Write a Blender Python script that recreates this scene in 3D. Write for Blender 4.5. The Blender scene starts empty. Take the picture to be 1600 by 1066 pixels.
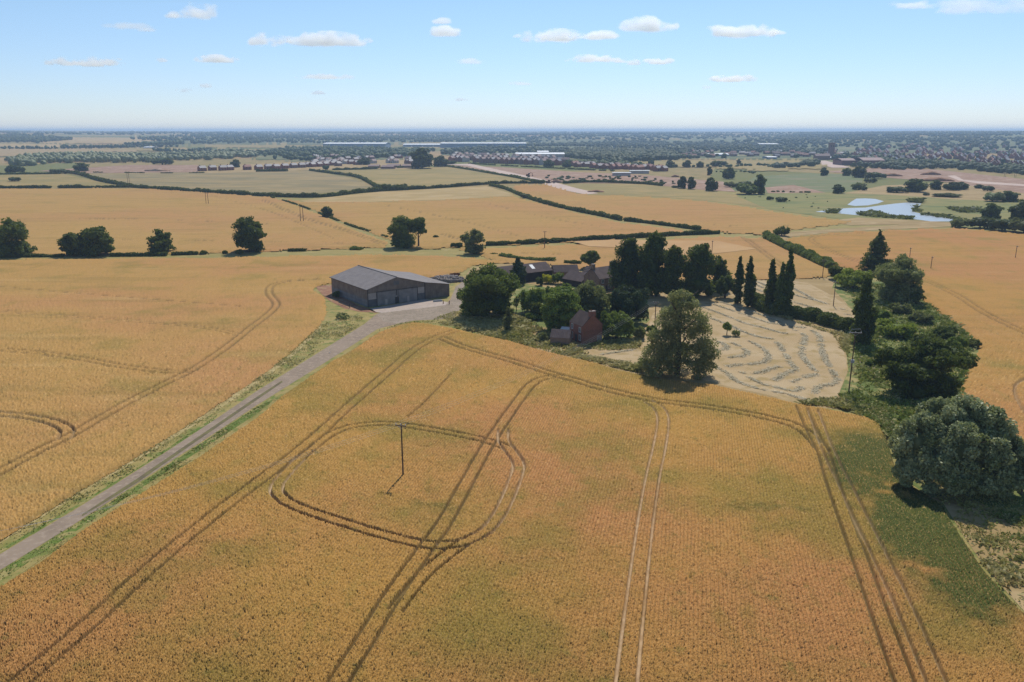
import bpy, bmesh, math, random
import numpy as np
from mathutils import Vector, Matrix, geometry

# ------------------------------------------------------------------ camera, sky, sun, exposure
SC = bpy.context.scene
COL = SC.collection
H = 58.0                       # drone height above the near ground, metres
F, YH = 1244.0, 204.5          # focal length / horizon row in the survey picture (1600 x 1066)
PITCH = math.atan((533 - YH) / F)
SUN_EL, SUN_AZ = 50.0, 13.0    # azimuth measured clockwise from +Y

cam = bpy.data.cameras.new('camera')
cam.sensor_fit = 'HORIZONTAL'; cam.sensor_width = 36.0; cam.lens = 36.0 * F / 1600.0
cam.clip_start = 0.5; cam.clip_end = 90000
camo = bpy.data.objects.new('camera', cam); COL.objects.link(camo)
camo.location = (0, 0, H); camo.rotation_euler = (math.pi / 2 - PITCH, 0, 0)
SC.camera = camo

W = bpy.data.worlds.new("World"); SC.world = W; W.use_nodes = True
nt = W.node_tree; bg = nt.nodes['Background']
sky = nt.nodes.new('ShaderNodeTexSky'); sky.sky_type = 'NISHITA'; sky.sun_disc = False
sky.sun_elevation = math.radians(SUN_EL); sky.sun_rotation = math.radians(SUN_AZ)
sky.altitude = 60; sky.air_density = 1.0; sky.dust_density = 0.0; sky.ozone_density = 3.0
tc = nt.nodes.new('ShaderNodeTexCoord'); sx = nt.nodes.new('ShaderNodeSeparateXYZ'); nt.links.new(tc.outputs['Generated'], sx.inputs[0])
mr = nt.nodes.new('ShaderNodeMapRange'); mr.interpolation_type = 'SMOOTHSTEP'; mr.inputs[1].default_value = -.02; mr.inputs[2].default_value = .22
nt.links.new(sx.outputs[2], mr.inputs[0])
tint = nt.nodes.new('ShaderNodeMix'); tint.data_type = 'RGBA'; tint.inputs[6].default_value = (.76, .84, 1.13, 1); tint.inputs[7].default_value = (.94, .995, 1.02, 1)
nt.links.new(mr.outputs[0], tint.inputs[0])
mul = nt.nodes.new('ShaderNodeMix'); mul.data_type = 'RGBA'; mul.blend_type = 'MULTIPLY'; mul.inputs[0].default_value = 1.0
nt.links.new(sky.outputs[0], mul.inputs[6]); nt.links.new(tint.outputs[2], mul.inputs[7])
nt.links.new(mul.outputs[2], bg.inputs[0]); bg.inputs[1].default_value = 0.105

sl = bpy.data.lights.new('sun', 'SUN'); sl.energy = 3.9; sl.angle = math.radians(0.53); sl.color = (1.0, 0.95, 0.87)
so = bpy.data.objects.new('sun', sl); COL.objects.link(so)
a, e = math.radians(SUN_AZ), math.radians(SUN_EL)
sd = Vector((math.sin(a) * math.cos(e), math.cos(a) * math.cos(e), math.sin(e)))
so.rotation_euler = sd.to_track_quat('Z', 'Y').to_euler(); so.location = sd * 400

SC.view_settings.view_transform = 'Standard'; SC.view_settings.look = 'None'
SC.view_settings.exposure = 0.08; SC.view_settings.gamma = 1.0
SC.render.engine = 'CYCLES'
SC.cycles.max_bounces = 6; SC.cycles.diffuse_bounces = 2; SC.cycles.glossy_bounces = 2
SC.cycles.transmission_bounces = 3; SC.cycles.volume_bounces = 8; SC.cycles.transparent_max_bounces = 8
SC.cycles.use_denoising = True; SC.cycles.denoising_prefilter = 'NONE'
SC.cycles.volume_step_rate = 2.0; SC.cycles.volume_max_steps = 96

rng = np.random.default_rng(11)
random.seed(5)

# ------------------------------------------------------------------ terrain and survey helpers
def sstep(a, b, x):
    t = np.clip((x - a) / (b - a), 0, 1); return t * t * (3 - 2 * t)

def T(x, y):
    """terrain height: level near the farm, rising to low hills beyond"""
    x = np.asarray(x, float); y = np.asarray(y, float)
    d = np.hypot(x, y); az = x / np.maximum(y, 1.0)
    z = sstep(1900, 7500, d) * 29 + sstep(6000, 15000, d) * 17
    z = z + sstep(2100, 5200, d) * sstep(.25, .5, az) * 15 * (1 - sstep(7000, 15000, d))
    z = z + sstep(2600, 6000, d) * (1 - sstep(-.45, -.25, az)) * 10 * (1 - sstep(7000, 15000, d))
    z = z + sstep(8500, 13500, d) * (1 - sstep(14500, 17500, d)) * (20 * (1 - sstep(-.62, -.40, az)) + 15 * sstep(.40, .55, az) + 7 * np.exp(-((az + .21) / .05) ** 2))
    z = z + sstep(2000, 4500, d) * (4.0 * np.sin(x / 610 + 1) * np.sin(y / 740) + 2.2 * np.sin(x / 270 + y / 390))
    return z

def ray(px, py):
    x = (px - 800) / F; y = -(py - 533) / F
    return np.array([x, math.cos(PITCH) + y * math.sin(PITCH), -math.sin(PITCH) + y * math.cos(PITCH)])

def P(px, py, z=0.0):
    """where the line of sight of a survey pixel meets the ground"""
    d = ray(px, py)
    if d[2] > -0.0005: d[2] = -0.0005
    q = d * ((z - H) / d[2])
    if q[1] > 1700:
        ts = np.linspace(1500, 24000, 3000) / d[1]
        zz = H + d[2] * ts; tt = T(d[0] * ts, d[1] * ts) + z
        k = np.argmax(zz < tt)
        if zz[k] < tt[k]: q = d * ts[k]
        else: q = d * ts[-1]
    return np.array([q[0], q[1]])

def ztop(px, py, Y):
    d = ray(px, py); return H + d[2] * Y / d[1]

def smooth(pts, n=6):
    p = np.array(pts, float)
    if len(p) < 3: return p
    q = np.vstack([2 * p[0] - p[1], p, 2 * p[-1] - p[-2]]); out = []
    for i in range(1, len(q) - 2):
        for k in range(n):
            t = k / n; a, b, c, d = q[i - 1], q[i], q[i + 1], q[i + 2]
            out.append(0.5 * ((2 * b) + (c - a) * t + (2 * a - 5 * b + 4 * c - d) * t * t + (3 * b - a - 3 * c + d) * t ** 3))
    out.append(p[-1]); return np.array(out)

def world(poly, z=0.0): return np.array([P(x, y, z) for x, y in poly])

def inside(poly, x, y):
    r = np.zeros(x.shape, bool); n = len(poly); j = n - 1
    for i in range(n):
        xi, yi = poly[i]; xj, yj = poly[j]
        if yi != yj:
            c = ((yi > y) != (yj > y)) & (x < (xj - xi) * (y - yi) / (yj - yi) + xi)
            r ^= c
        j = i
    return r

def dist_line(x, y, line, reach):
    """distance of points to a polyline, capped at reach"""
    D = np.full(x.shape, reach, float)
    lo = line.min(0) - reach; hi = line.max(0) + reach
    idx = np.nonzero((x > lo[0]) & (x < hi[0]) & (y > lo[1]) & (y < hi[1]))[0]
    xs, ys = x[idx], y[idx]; dd = np.full(xs.shape, reach, float)
    for a, b in zip(line[:-1], line[1:]):
        m = np.nonzero((xs > min(a[0], b[0]) - reach) & (xs < max(a[0], b[0]) + reach) &
                       (ys > min(a[1], b[1]) - reach) & (ys < max(a[1], b[1]) + reach))[0]
        if not len(m): continue
        v = b - a; L = v @ v
        if L < 1e-9: continue
        t = np.clip(((xs[m] - a[0]) * v[0] + (ys[m] - a[1]) * v[1]) / L, 0, 1)
        dd[m] = np.minimum(dd[m], np.hypot(xs[m] - a[0] - t * v[0], ys[m] - a[1] - t * v[1]))
    D[idx] = dd; return D

def vnoise(x, y, s, seed=0):
    """value noise with cell size s"""
    x = np.asarray(x, float) / s; y = np.asarray(y, float) / s
    xi = np.floor(x).astype(np.int64); yi = np.floor(y).astype(np.int64); fx = x - xi; fy = y - yi
    fx = fx * fx * (3 - 2 * fx); fy = fy * fy * (3 - 2 * fy)
    def h(i, j):
        k = (i * 374761393 + j * 668265263 + seed * 1442695041) & 0x7fffffff
        k = ((k ^ (k >> 13)) * 1274126177) & 0x7fffffff
        return ((k ^ (k >> 16)) & 0xffff) / 65535.0
    return (h(xi, yi) * (1 - fx) + h(xi + 1, yi) * fx) * (1 - fy) + (h(xi, yi + 1) * (1 - fx) + h(xi + 1, yi + 1) * fx) * fy

# ------------------------------------------------------------------ object helpers
def mesh_np(name, co, faces, mats, attrs=None, smooth_=False, mat_idx=None):
    """mesh from numpy: co (n,3), faces (m,k) constant k"""
    me = bpy.data.meshes.new(name)
    n = len(co); m, k = faces.shape
    me.vertices.add(n); me.vertices.foreach_set('co', np.asarray(co, np.float32).ravel())
    me.loops.add(m * k); me.loops.foreach_set('vertex_index', faces.astype(np.int32).ravel())
    me.polygons.add(m); me.polygons.foreach_set('loop_start', np.arange(0, m * k, k, dtype=np.int32))
    try: me.polygons.foreach_set('loop_total', np.full(m, k, np.int32))
    except Exception: pass
    for mt in (mats if isinstance(mats, (list, tuple)) else [mats]): me.materials.append(mt)
    if mat_idx is not None: me.polygons.foreach_set('material_index', np.asarray(mat_idx, np.int32))
    for an, av in (attrs or {}).items():
        at = me.attributes.new(an, 'FLOAT', 'POINT'); at.data.foreach_set('value', np.asarray(av, np.float32))
    me.update(calc_edges=True); me.validate()
    if smooth_: me.polygons.foreach_set('use_smooth', np.ones(m, bool))
    return me

def link(name, me, parent=None, loc=None, rotz=0.0):
    o = bpy.data.objects.new(name, me); COL.objects.link(o)
    if parent is not None: o.parent = parent
    if loc is not None: o.location = loc
    if rotz: o.rotation_euler = (0, 0, rotz)
    return o

def tag(o, label=None, cat=None, group=None, kind=None):
    if label: o['label'] = label
    if cat: o['category'] = cat
    if group: o['group'] = group
    if kind: o['kind'] = kind
    return o

def empty(name, loc, rotz=0.0):
    o = bpy.data.objects.new(name, None); COL.objects.link(o); o.location = loc; o.rotation_euler = (0, 0, rotz)
    o.empty_display_size = 0.5; return o

def dup(root, loc, rotz=0.0, scale=(1, 1, 1)):
    r = root.copy(); COL.objects.link(r); r.location = loc; r.rotation_euler = (0, 0, rotz); r.scale = scale
    for ch in list(root.children):
        c = ch.copy(); COL.objects.link(c); c.parent = r
        for g in ch.children:
            d = g.copy(); COL.objects.link(d); d.parent = c
    return r

class MB:
    """collects polygons, builds ONE mesh object"""
    def __init__(s): s.v = []; s.f = []; s.m = []
    def face(s, pts, mi=0):
        k = len(s.v); s.v += [tuple(p) for p in pts]; s.f.append(list(range(k, k + len(pts)))); s.m.append(mi)
    def prism(s, pts, z0, z1, mi=0):
        """plan polygon (counter-clockwise) extruded; z1 may be a list"""
        n = len(pts); z1 = z1 if isinstance(z1, (list, tuple)) else [z1] * n
        z0 = z0 if isinstance(z0, (list, tuple)) else [z0] * n
        for i in range(n):
            j = (i + 1) % n
            s.face([(*pts[i], z0[i]), (*pts[j], z0[j]), (*pts[j], z1[j]), (*pts[i], z1[i])], mi)
        s.face([(*pts[i], z1[i]) for i in range(n)], mi); s.face([(*pts[i], z0[i]) for i in reversed(range(n))], mi)
    def box(s, x0, x1, y0, y1, z0, z1, mi=0): s.prism([(x0, y0), (x1, y0), (x1, y1), (x0, y1)], z0, z1, mi)
    def slab(s, quad, th, mi=0):
        """a roof sheet: quad of 3-D points thickened downwards"""
        q = [Vector(p) for p in quad]; n = (q[1] - q[0]).cross(q[2] - q[0]).normalized()
        if n.z < 0: q.reverse(); n = -n
        b = [p - n * th for p in q]; s.face(q, mi); s.face(list(reversed(b)), mi)
        for i in range(len(q)):
            j = (i + 1) % len(q); s.face([q[j], q[i], b[i], b[j]], mi)
    def tube(s, pts, rad, n=8, mi=0):
        pts = [Vector(p) for p in pts]; rad = rad if isinstance(rad, (list, tuple)) else [rad] * len(pts); rings = []
        for i, p in enumerate(pts):
            d = (pts[min(i + 1, len(pts) - 1)] - pts[max(i - 1, 0)]).normalized()
            u = d.cross(Vector((0, 0, 1)))
            if u.length < 0.1: u = d.cross(Vector((1, 0, 0)))
            u.normalize(); w = d.cross(u)
            k = len(s.v); rings.append(k)
            for j in range(n):
                a = 2 * math.pi * j / n; s.v.append(tuple(p + (u * math.cos(a) + w * math.sin(a)) * rad[i]))
        for a, b in zip(rings[:-1], rings[1:]):
            for j in range(n): s.f.append([a + j, a + (j + 1) % n, b + (j + 1) % n, b + j]); s.m.append(mi)
        s.f.append([rings[-1] + j for j in range(n)]); s.m.append(mi)
        s.f.append([rings[0] + j for j in reversed(range(n))]); s.m.append(mi)
    def mesh(s, name, mats):
        me = bpy.data.meshes.new(name); me.from_pydata(s.v, [], s.f)
        for m in (mats if isinstance(mats, (list, tuple)) else [mats]): me.materials.append(m)
        me.polygons.foreach_set('material_index', np.array(s.m, np.int32)); me.update(); return me
    def build(s, name, mats, parent=None, loc=None, rotz=0.0): return link(name, s.mesh(name, mats), parent, loc, rotz)

# ------------------------------------------------------------------ materials
class NT:
    def __init__(s, name):
        s.m = bpy.data.materials.new(name); s.m.use_nodes = True; s.t = s.m.node_tree
        s.b = s.t.nodes['Principled BSDF']; s.out = s.t.nodes['Material Output']
    def n(s, typ, **kw):
        o = s.t.nodes.new(typ)
        for k, v in kw.items(): setattr(o, k, v)
        return o
    def l(s, a, b): s.t.links.new(a, b)
    def pos(s): return s.n('ShaderNodeNewGeometry').outputs['Position']
    def noise(s, vec, scale, detail=3, rough=.55, vscale=None, loc=(0, 0, 0)):
        mp = s.n('ShaderNodeMapping'); mp.inputs['Scale'].default_value = vscale or (1, 1, 1); mp.inputs['Location'].default_value = loc
        s.l(vec, mp.inputs[0]); o = s.n('ShaderNodeTexNoise'); o.inputs['Scale'].default_value = scale
        o.inputs['Detail'].default_value = detail; o.inputs['Roughness'].default_value = rough; s.l(mp.outputs[0], o.inputs['Vector'])
        return o.outputs['Fac']
    def ramp(s, fac, a, b):
        o = s.n('ShaderNodeMapRange'); o.interpolation_type = 'SMOOTHSTEP'
        o.inputs[1].default_value = a; o.inputs[2].default_value = b; s.l(fac, o.inputs[0]); return o.outputs[0]
    def math(s, op, a, b=0.0):
        o = s.n('ShaderNodeMath', operation=op)
        for i, v in enumerate((a, b)):
            if isinstance(v, (int, float)): o.inputs[i].default_value = v
            else: s.l(v, o.inputs[i])
        return o.outputs[0]
    def mix(s, fac, a, b, blend='MIX'):
        o = s.n('ShaderNodeMix', data_type='RGBA', blend_type=blend)
        if isinstance(fac, (int, float)): o.inputs[0].default_value = fac
        else: s.l(fac, o.inputs[0])
        for i, v in ((6, a), (7, b)):
            if isinstance(v, tuple): o.inputs[i].default_value = (*v, 1)
            else: s.l(v, o.inputs[i])
        return o.outputs[2]
    def attr(s, name): o = s.n('ShaderNodeAttribute'); o.attribute_name = name; return o.outputs['Fac']
    def bump(s, h, strength, dist):
        o = s.n('ShaderNodeBump'); o.inputs['Strength'].default_value = strength; o.inputs['Distance'].default_value = dist
        s.l(h, o.inputs['Height']); s.l(o.outputs[0], s.b.inputs['Normal'])
    def fin(s, col, rough=.9, spec=.15):
        if isinstance(col, tuple): s.b.inputs['Base Color'].default_value = (*col, 1)
        else: s.l(col, s.b.inputs['Base Color'])
        s.b.inputs['Roughness'].default_value = rough; s.b.inputs['Specular IOR Level'].default_value = spec
        return s.m

def mat_mottle(name, cols, scale, scale2=None, rough=.9, spec=.15, bump=0.0, bdist=.05, stretch=None, obj=False):
    """two- or three-colour mottled surface"""
    t = NT(name); p = t.n('ShaderNodeTexCoord').outputs['Object'] if obj else t.pos()
    c = t.mix(t.ramp(t.noise(p, scale, 4, .6, stretch), .35, .65), cols[0], cols[1])
    if len(cols) > 2: c = t.mix(t.ramp(t.noise(p, scale2 or scale * 4, 3, .6, stretch, (7, 3, 1)), .48, .68), c, cols[2])
    if bump: t.bump(t.noise(p, (scale2 or scale) * 3, 3), bump, bdist)
    return t.fin(c, rough, spec)

ROWDIR = (-0.978, 0.222)          # sowing rows run along (0.222, 0.978)
def mat_crop(name, gold, pink, green, olive, pink_at=(.42, .62), green_at=(.52, .72), rows=True, seed=0, big=.012):
    t = NT(name); p = t.pos()
    n1 = t.noise(p, big, 3, .5, None, (seed * 31, seed * 17, 0)); n2 = t.noise(p, big * 3.2, 4, .6, None, (seed * 11 + 40, 0, 0))
    n3 = t.noise(p, 2.6, 3, .7); n4 = t.noise(p, .16, 4, .65, (1.6, .6, 1), (seed, 9, 0))
    c = t.mix(t.ramp(n1, *pink_at), gold, pink)
    c = t.mix(t.math('MULTIPLY', t.ramp(n2, *green_at), .75), c, olive)
    c = t.mix(t.math('MULTIPLY', t.ramp(n4, .5, .75), .5), c, olive)
    c = t.mix(t.ramp(t.attr('green'), .3, .95), c, green)
    if not rows:
        c = t.mix(t.math('MULTIPLY', t.ramp(t.noise(p, .03, 4, .65, (.5, 2.6, 1), (5, seed, 2)), .50, .72), .42), c, (.22, .155, .045)); c = t.mix(t.math('MULTIPLY', t.ramp(t.noise(p, .05, 3, .6, (.4, 2.2, 1), (9, seed, 2)), .55, .75), .35), c, (.50, .33, .13))
    if rows:
        sp = t.n('ShaderNodeSeparateXYZ'); t.l(p, sp.inputs[0])
        r = t.math('ADD', t.math('MULTIPLY', sp.outputs[0], ROWDIR[0]), t.math('MULTIPLY', sp.outputs[1], ROWDIR[1])); r = t.math('ADD', r, t.math('MULTIPLY', t.noise(p, .12, 2), .5))
        s = t.math('SINE', t.math('MULTIPLY', r, 2 * math.pi / .52))
        s = t.math('MULTIPLY', t.ramp(s, .1, 1.0), t.ramp(t.noise(p, .05, 2), .25, .55))
        c = t.mix(t.math('MULTIPLY', s, .42), c, (.16, .095, .032))
    c = t.mix(t.ramp(n3, .5, .72), c, t.mix(.4, c, (.17, .09, .03)))
    c = t.mix(t.math('MULTIPLY', t.ramp(n3, .48, .3), .35), c, (.60, .36, .13))
    sk = t.attr('ear')
    c = t.mix(t.math('MULTIPLY', t.ramp(sk, .30, .0), .6), c, (.115, .085, .025))
    c = t.mix(t.math('MULTIPLY', t.ramp(sk, .72, 1.0), .5), c, (.66, .42, .17))
    c = t.mix(t.math('MULTIPLY', t.ramp(t.noise(p, .35, 4, .7, None, (3, seed, 5)), .56, .72), .55 if rows else .25), c, (.17, .155, .04))
    c = t.mix(t.attr('track_dark'), c, (.070, .058, .022))  # wheel tracks darkened to a deep olive brown
    c = t.mix(t.attr('bare'), c, t.mix(t.ramp(t.noise(p, .8, 3), .35, .65), (.46, .34, .21), (.36, .25, .145)))
    t.bump(n3, .5, .08)
    return t.fin(c, .95, .05)

GOLD, PINK, GREEN, OLIVE = (.42, .237, .064), (.435, .207, .078), (.060, .085, .020), (.225, .178, .038)
M = {}
M['crop'] = mat_crop('barley_foreground', GOLD, PINK, GREEN, OLIVE, green_at=(.45, .66))
M['crop_left'] = mat_crop('barley_pale', (.42, .245, .078), (.43, .225, .086), GREEN, (.26, .19, .05), rows=False, seed=3)
M['crop_mid'] = mat_crop('barley_mid', (.415, .25, .084), (.42, .23, .09), GREEN, (.27, .20, .055), rows=False, seed=5, big=.006, green_at=(.55, .8))
M['crop_right'] = mat_crop('barley_right', (.41, .225, .066), (.42, .21, .078), GREEN, (.25, .19, .05), rows=False, seed=7)
M['stubble'] = mat_mottle('cut_stubble', [(.47, .285, .12), (.43, .25, .10)], .03, .3)
M['wood_floor'] = mat_mottle('woodland_floor', [(.085, .11, .042), (.13, .145, .056), (.27, .22, .10)], .005, .012, stretch=(.5, 1.5, 1))
M['pale_strip'] = mat_mottle('dry_pale_strip', [(.42, .29, .12), (.34, .24, .09), (.46, .33, .16)], .02, .06, stretch=(.5, 1.4, 1))
M['rough_olive'] = mat_mottle('rough_weedy_field', [(.20, .165, .075), (.30, .215, .09), (.34, .25, .11)], .012, .05, stretch=(.45, 1.5, 1))
M['rough_gold'] = mat_mottle('dry_rough_pasture', [(.30, .22, .075), (.24, .19, .06), (.37, .25, .09)], .013, .05, stretch=(.5, 1.4, 1))
M['meadow'] = mat_mottle('green_meadow', [(.13, .16, .06), (.16, .17, .065), (.22, .19, .10)], .012, .04, stretch=(.5, 1.4, 1))
M['wet_meadow'] = mat_mottle('wet_meadow_grass', [(.20, .20, .06), (.25, .21, .07), (.14, .16, .05)], .015, .06, stretch=(.5, 1.4, 1))
M['dry_grass'] = mat_mottle('dry_grass', [(.36, .25, .11), (.29, .20, .08), (.42, .30, .15)], .03, .12, stretch=(.6, 1.3, 1))
M['verge'] = mat_mottle('verge_grass', [(.26, .22, .065), (.36, .27, .10), (.17, .19, .045)], .12, .35, bump=.6, bdist=.15)
M['verge_green'] = mat_mottle('fresh_green_grass', [(.105, .165, .026), (.16, .19, .045), (.33, .27, .10)], .45, .55, bump=.6, bdist=.12)
M['straw'] = mat_mottle('straw_edge', [(.46, .36, .17), (.36, .28, .11)], .4, 1.0, bump=.5, bdist=.12)
M['scrub_ground'] = mat_mottle('scrub_grass', [(.10, .145, .03), (.17, .18, .05), (.34, .27, .10)], .16, .22, bump=.6, bdist=.2)
M['hay_ground'] = mat_mottle('mown_hay_meadow', [(.40, .28, .14), (.46, .34, .19), (.34, .24, .10)], .06, .25, bump=.3, bdist=.05)
M['soil'] = mat_mottle('bare_earth', [(.33, .20, .13), (.26, .15, .09), (.40, .28, .20)], .03, .09)
M['red_soil'] = mat_mottle('red_earth', [(.30, .15, .085), (.24, .12, .07), (.36, .24, .13)], .2, .5)
M['site_road'] = mat_mottle('pale_haul_road', [(.55, .42, .34), (.48, .36, .29)], .05)
M['road'] = mat_mottle('old_tarmac', [(.295, .222, .158), (.24, .18, .128), (.35, .27, .195)], .12, .9, bump=.2, bdist=.01)
M['road_line'] = mat_mottle('mossy_centre', [(.13, .105, .06), (.17, .15, .06)], .5)
M['gravel'] = mat_mottle('gravel_yard', [(.27, .212, .155), (.33, .26, .195), (.21, .172, .115)], .15, 1.2, bump=.5, bdist=.03)
M['concrete'] = mat_mottle('pale_concrete', [(.46, .37, .30), (.41, .33, .27), (.37, .30, .25)], .25, .8)
M['mound'] = mat_mottle('rubble', [(.20, .17, .15), (.30, .26, .22), (.14, .11, .09)], .6, 1.5)

# base countryside: patchwork of distant fields
t = NT('countryside'); p = t.pos()
mp = t.n('ShaderNodeMapping'); mp.inputs['Scale'].default_value = (.0034, .0021, 0); mp.inputs['Rotation'].default_value = (0, 0, .4); t.l(p, mp.inputs[0])
vo = t.n('ShaderNodeTexVoronoi'); vo.inputs['Scale'].default_value = 1.0; t.l(mp.outputs[0], vo.inputs['Vector'])
sv = t.n('ShaderNodeSeparateColor'); t.l(vo.outputs['Color'], sv.inputs[0])
c = t.mix(t.ramp(sv.outputs[0], .25, .75), (.15, .17, .06), (.33, .24, .11))
c = t.mix(t.ramp(sv.outputs[1], .6, .8), c, (.40, .26, .13))
c = t.mix(t.ramp(t.noise(p, .05, 4), .4, .7), c, (.20, .18, .07))
M['country'] = t.fin(c, .95, .05)

# pond water
t = NT('pond_water'); t.b.inputs['Base Color'].default_value = (.36, .39, .41, 1); t.b.inputs['Roughness'].default_value = .3  # pale sky reflection is put into the base colour
t.b.inputs['IOR'].default_value = 1.33; t.b.inputs['Specular IOR Level'].default_value = .8
t.bump(t.noise(t.pos(), .25, 3, .6, (1, .5, 1)), .12, .2); M['water'] = t.m

def mat_leaf(name, dark, light, trans=.34, rough=.6, spec=.10):
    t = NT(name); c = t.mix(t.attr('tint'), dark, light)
    oi = t.n('ShaderNodeObjectInfo'); hs = t.n('ShaderNodeHueSaturation')
    t.l(t.math('ADD', t.math('MULTIPLY', oi.outputs['Random'], .5), .75), hs.inputs['Value']); t.l(c, hs.inputs['Color'])
    t.fin(hs.outputs[0], rough, spec)
    tr = t.n('ShaderNodeBsdfTranslucent'); t.l(t.mix(.5, hs.outputs[0], (.16, .18, .02)), tr.inputs[0])
    ms = t.n('ShaderNodeMixShader'); ms.inputs[0].default_value = trans
    t.l(t.b.outputs[0], ms.inputs[1]); t.l(tr.outputs[0], ms.inputs[2]); t.l(ms.outputs[0], t.out.inputs[0])
    return t.m
L = dict(
    oak=mat_leaf('oak_leaves', (.055, .085, .016), (.175, .215, .045), .40),
    dark=mat_leaf('dark_leaves', (.040, .066, .015), (.140, .185, .040), .38),
    mid=mat_leaf('mid_green_leaves', (.085, .132, .024), (.240, .310, .062), .44),
    lime=mat_leaf('light_green_leaves', (.16, .21, .030), (.33, .38, .055), .46),
    willow=mat_leaf('willow_leaves', (.17, .21, .068), (.56, .58, .31), .38, .5, .18),
    sparse=mat_leaf('grey_green_leaves', (.125, .150, .050), (.31, .32, .13), .46),
    airy=mat_leaf('airy_willow_leaves', (.17, .19, .07), (.40, .40, .18), .50),
    conifer=mat_leaf('conifer_needles', (.020, .040, .018), (.060, .092, .036), .18),
    yellow=mat_leaf('golden_leaves', (.40, .38, .02), (.66, .60, .03), .4),
    hedge=mat_leaf('hedge_leaves', (.052, .078, .020), (.145, .175, .045), .36),
    hedge_lime=mat_leaf('tall_hedge_leaves', (.095, .14, .032), (.20, .24, .055), .4),
    far=mat_leaf('far_tree_leaves', (.050, .078, .024), (.135, .168, .055), .34),
    wood=mat_leaf('far_wood_leaves', (.055, .080, .030), (.115, .145, .052), .28),
    grass=mat_leaf('long_grass_blades', (.30, .28, .075), (.64, .52, .25), .35),
    green_grass=mat_leaf('green_grass_blades', (.16, .23, .04), (.34, .36, .085), .35),
    hay=mat_leaf('cut_hay', (.40, .34, .19), (.78, .66, .44), .05),
    reed=mat_leaf('reed_blades', (.09, .115, .035), (.22, .22, .08), .4),
)
M['bark'] = mat_mottle('bark', [(.075, .058, .042), (.12, .095, .07)], 2.5, 6, obj=True)
M['pole'] = mat_mottle('weathered_pole', [(.095, .062, .04), (.15, .105, .072)], 1.5, 5, obj=True)
M['porcelain'] = NT('porcelain').fin((.55, .53, .50), .3, .5)
M['wire'] = NT('wire_metal').fin((.40, .38, .35), .5, .4)
M['steel'] = NT('galvanised_steel').fin((.30, .32, .34), .5, .4)

# ------------------------------------------------------------------ ground sheets
def fan(poly, res=1.0, ymin=52.0, ymax=25000.0):
    """tessellation whose cells grow with distance from the survey point"""
    u = poly[:, 0] / poly[:, 1]
    du = res / 796.0; dv = res / (796.0 * H)
    us = np.arange(u.min() - du, u.max() + 2 * du, du)
    v0, v1 = 1 / min(poly[:, 1].max(), ymax), 1 / max(poly[:, 1].min(), ymin)
    vs = np.arange(v0 - dv * .5, v1 + 2 * dv, dv); vs = vs[vs > 1 / ymax]
    UU, VV = np.meshgrid(us, vs); nv, nu = UU.shape
    jit = rng.uniform(-.18, .18, (2, nv, nu))
    Y = 1 / np.maximum(VV + jit[0] * dv, 1 / ymax); X = (UU + jit[1] * du) * Y
    cx = (X[:-1, :-1] + X[1:, 1:]) / 2; cy = (Y[:-1, :-1] + Y[1:, 1:]) / 2
    wob = 0.5 * (vnoise(cx, cy, 1.7, 4) - .5)
    keep = inside(poly, (cx + wob).ravel(), (cy + wob).ravel()).reshape(cx.shape)
    idx = np.arange(nv * nu).reshape(nv, nu)
    q = np.stack([idx[1:, :-1], idx[1:, 1:], idx[:-1, 1:], idx[:-1, :-1]], -1)[keep]
    used = np.unique(q); rm = np.full(nv * nu, -1); rm[used] = np.arange(len(used))
    return X.ravel()[used], Y.ravel()[used], rm[q]

def offset_line(line, d):
    tn = np.gradient(line, axis=0); tn /= np.maximum(np.linalg.norm(tn, axis=1), 1e-6)[:, None]
    return line + np.stack([-tn[:, 1], tn[:, 0]], 1) * d

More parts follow.
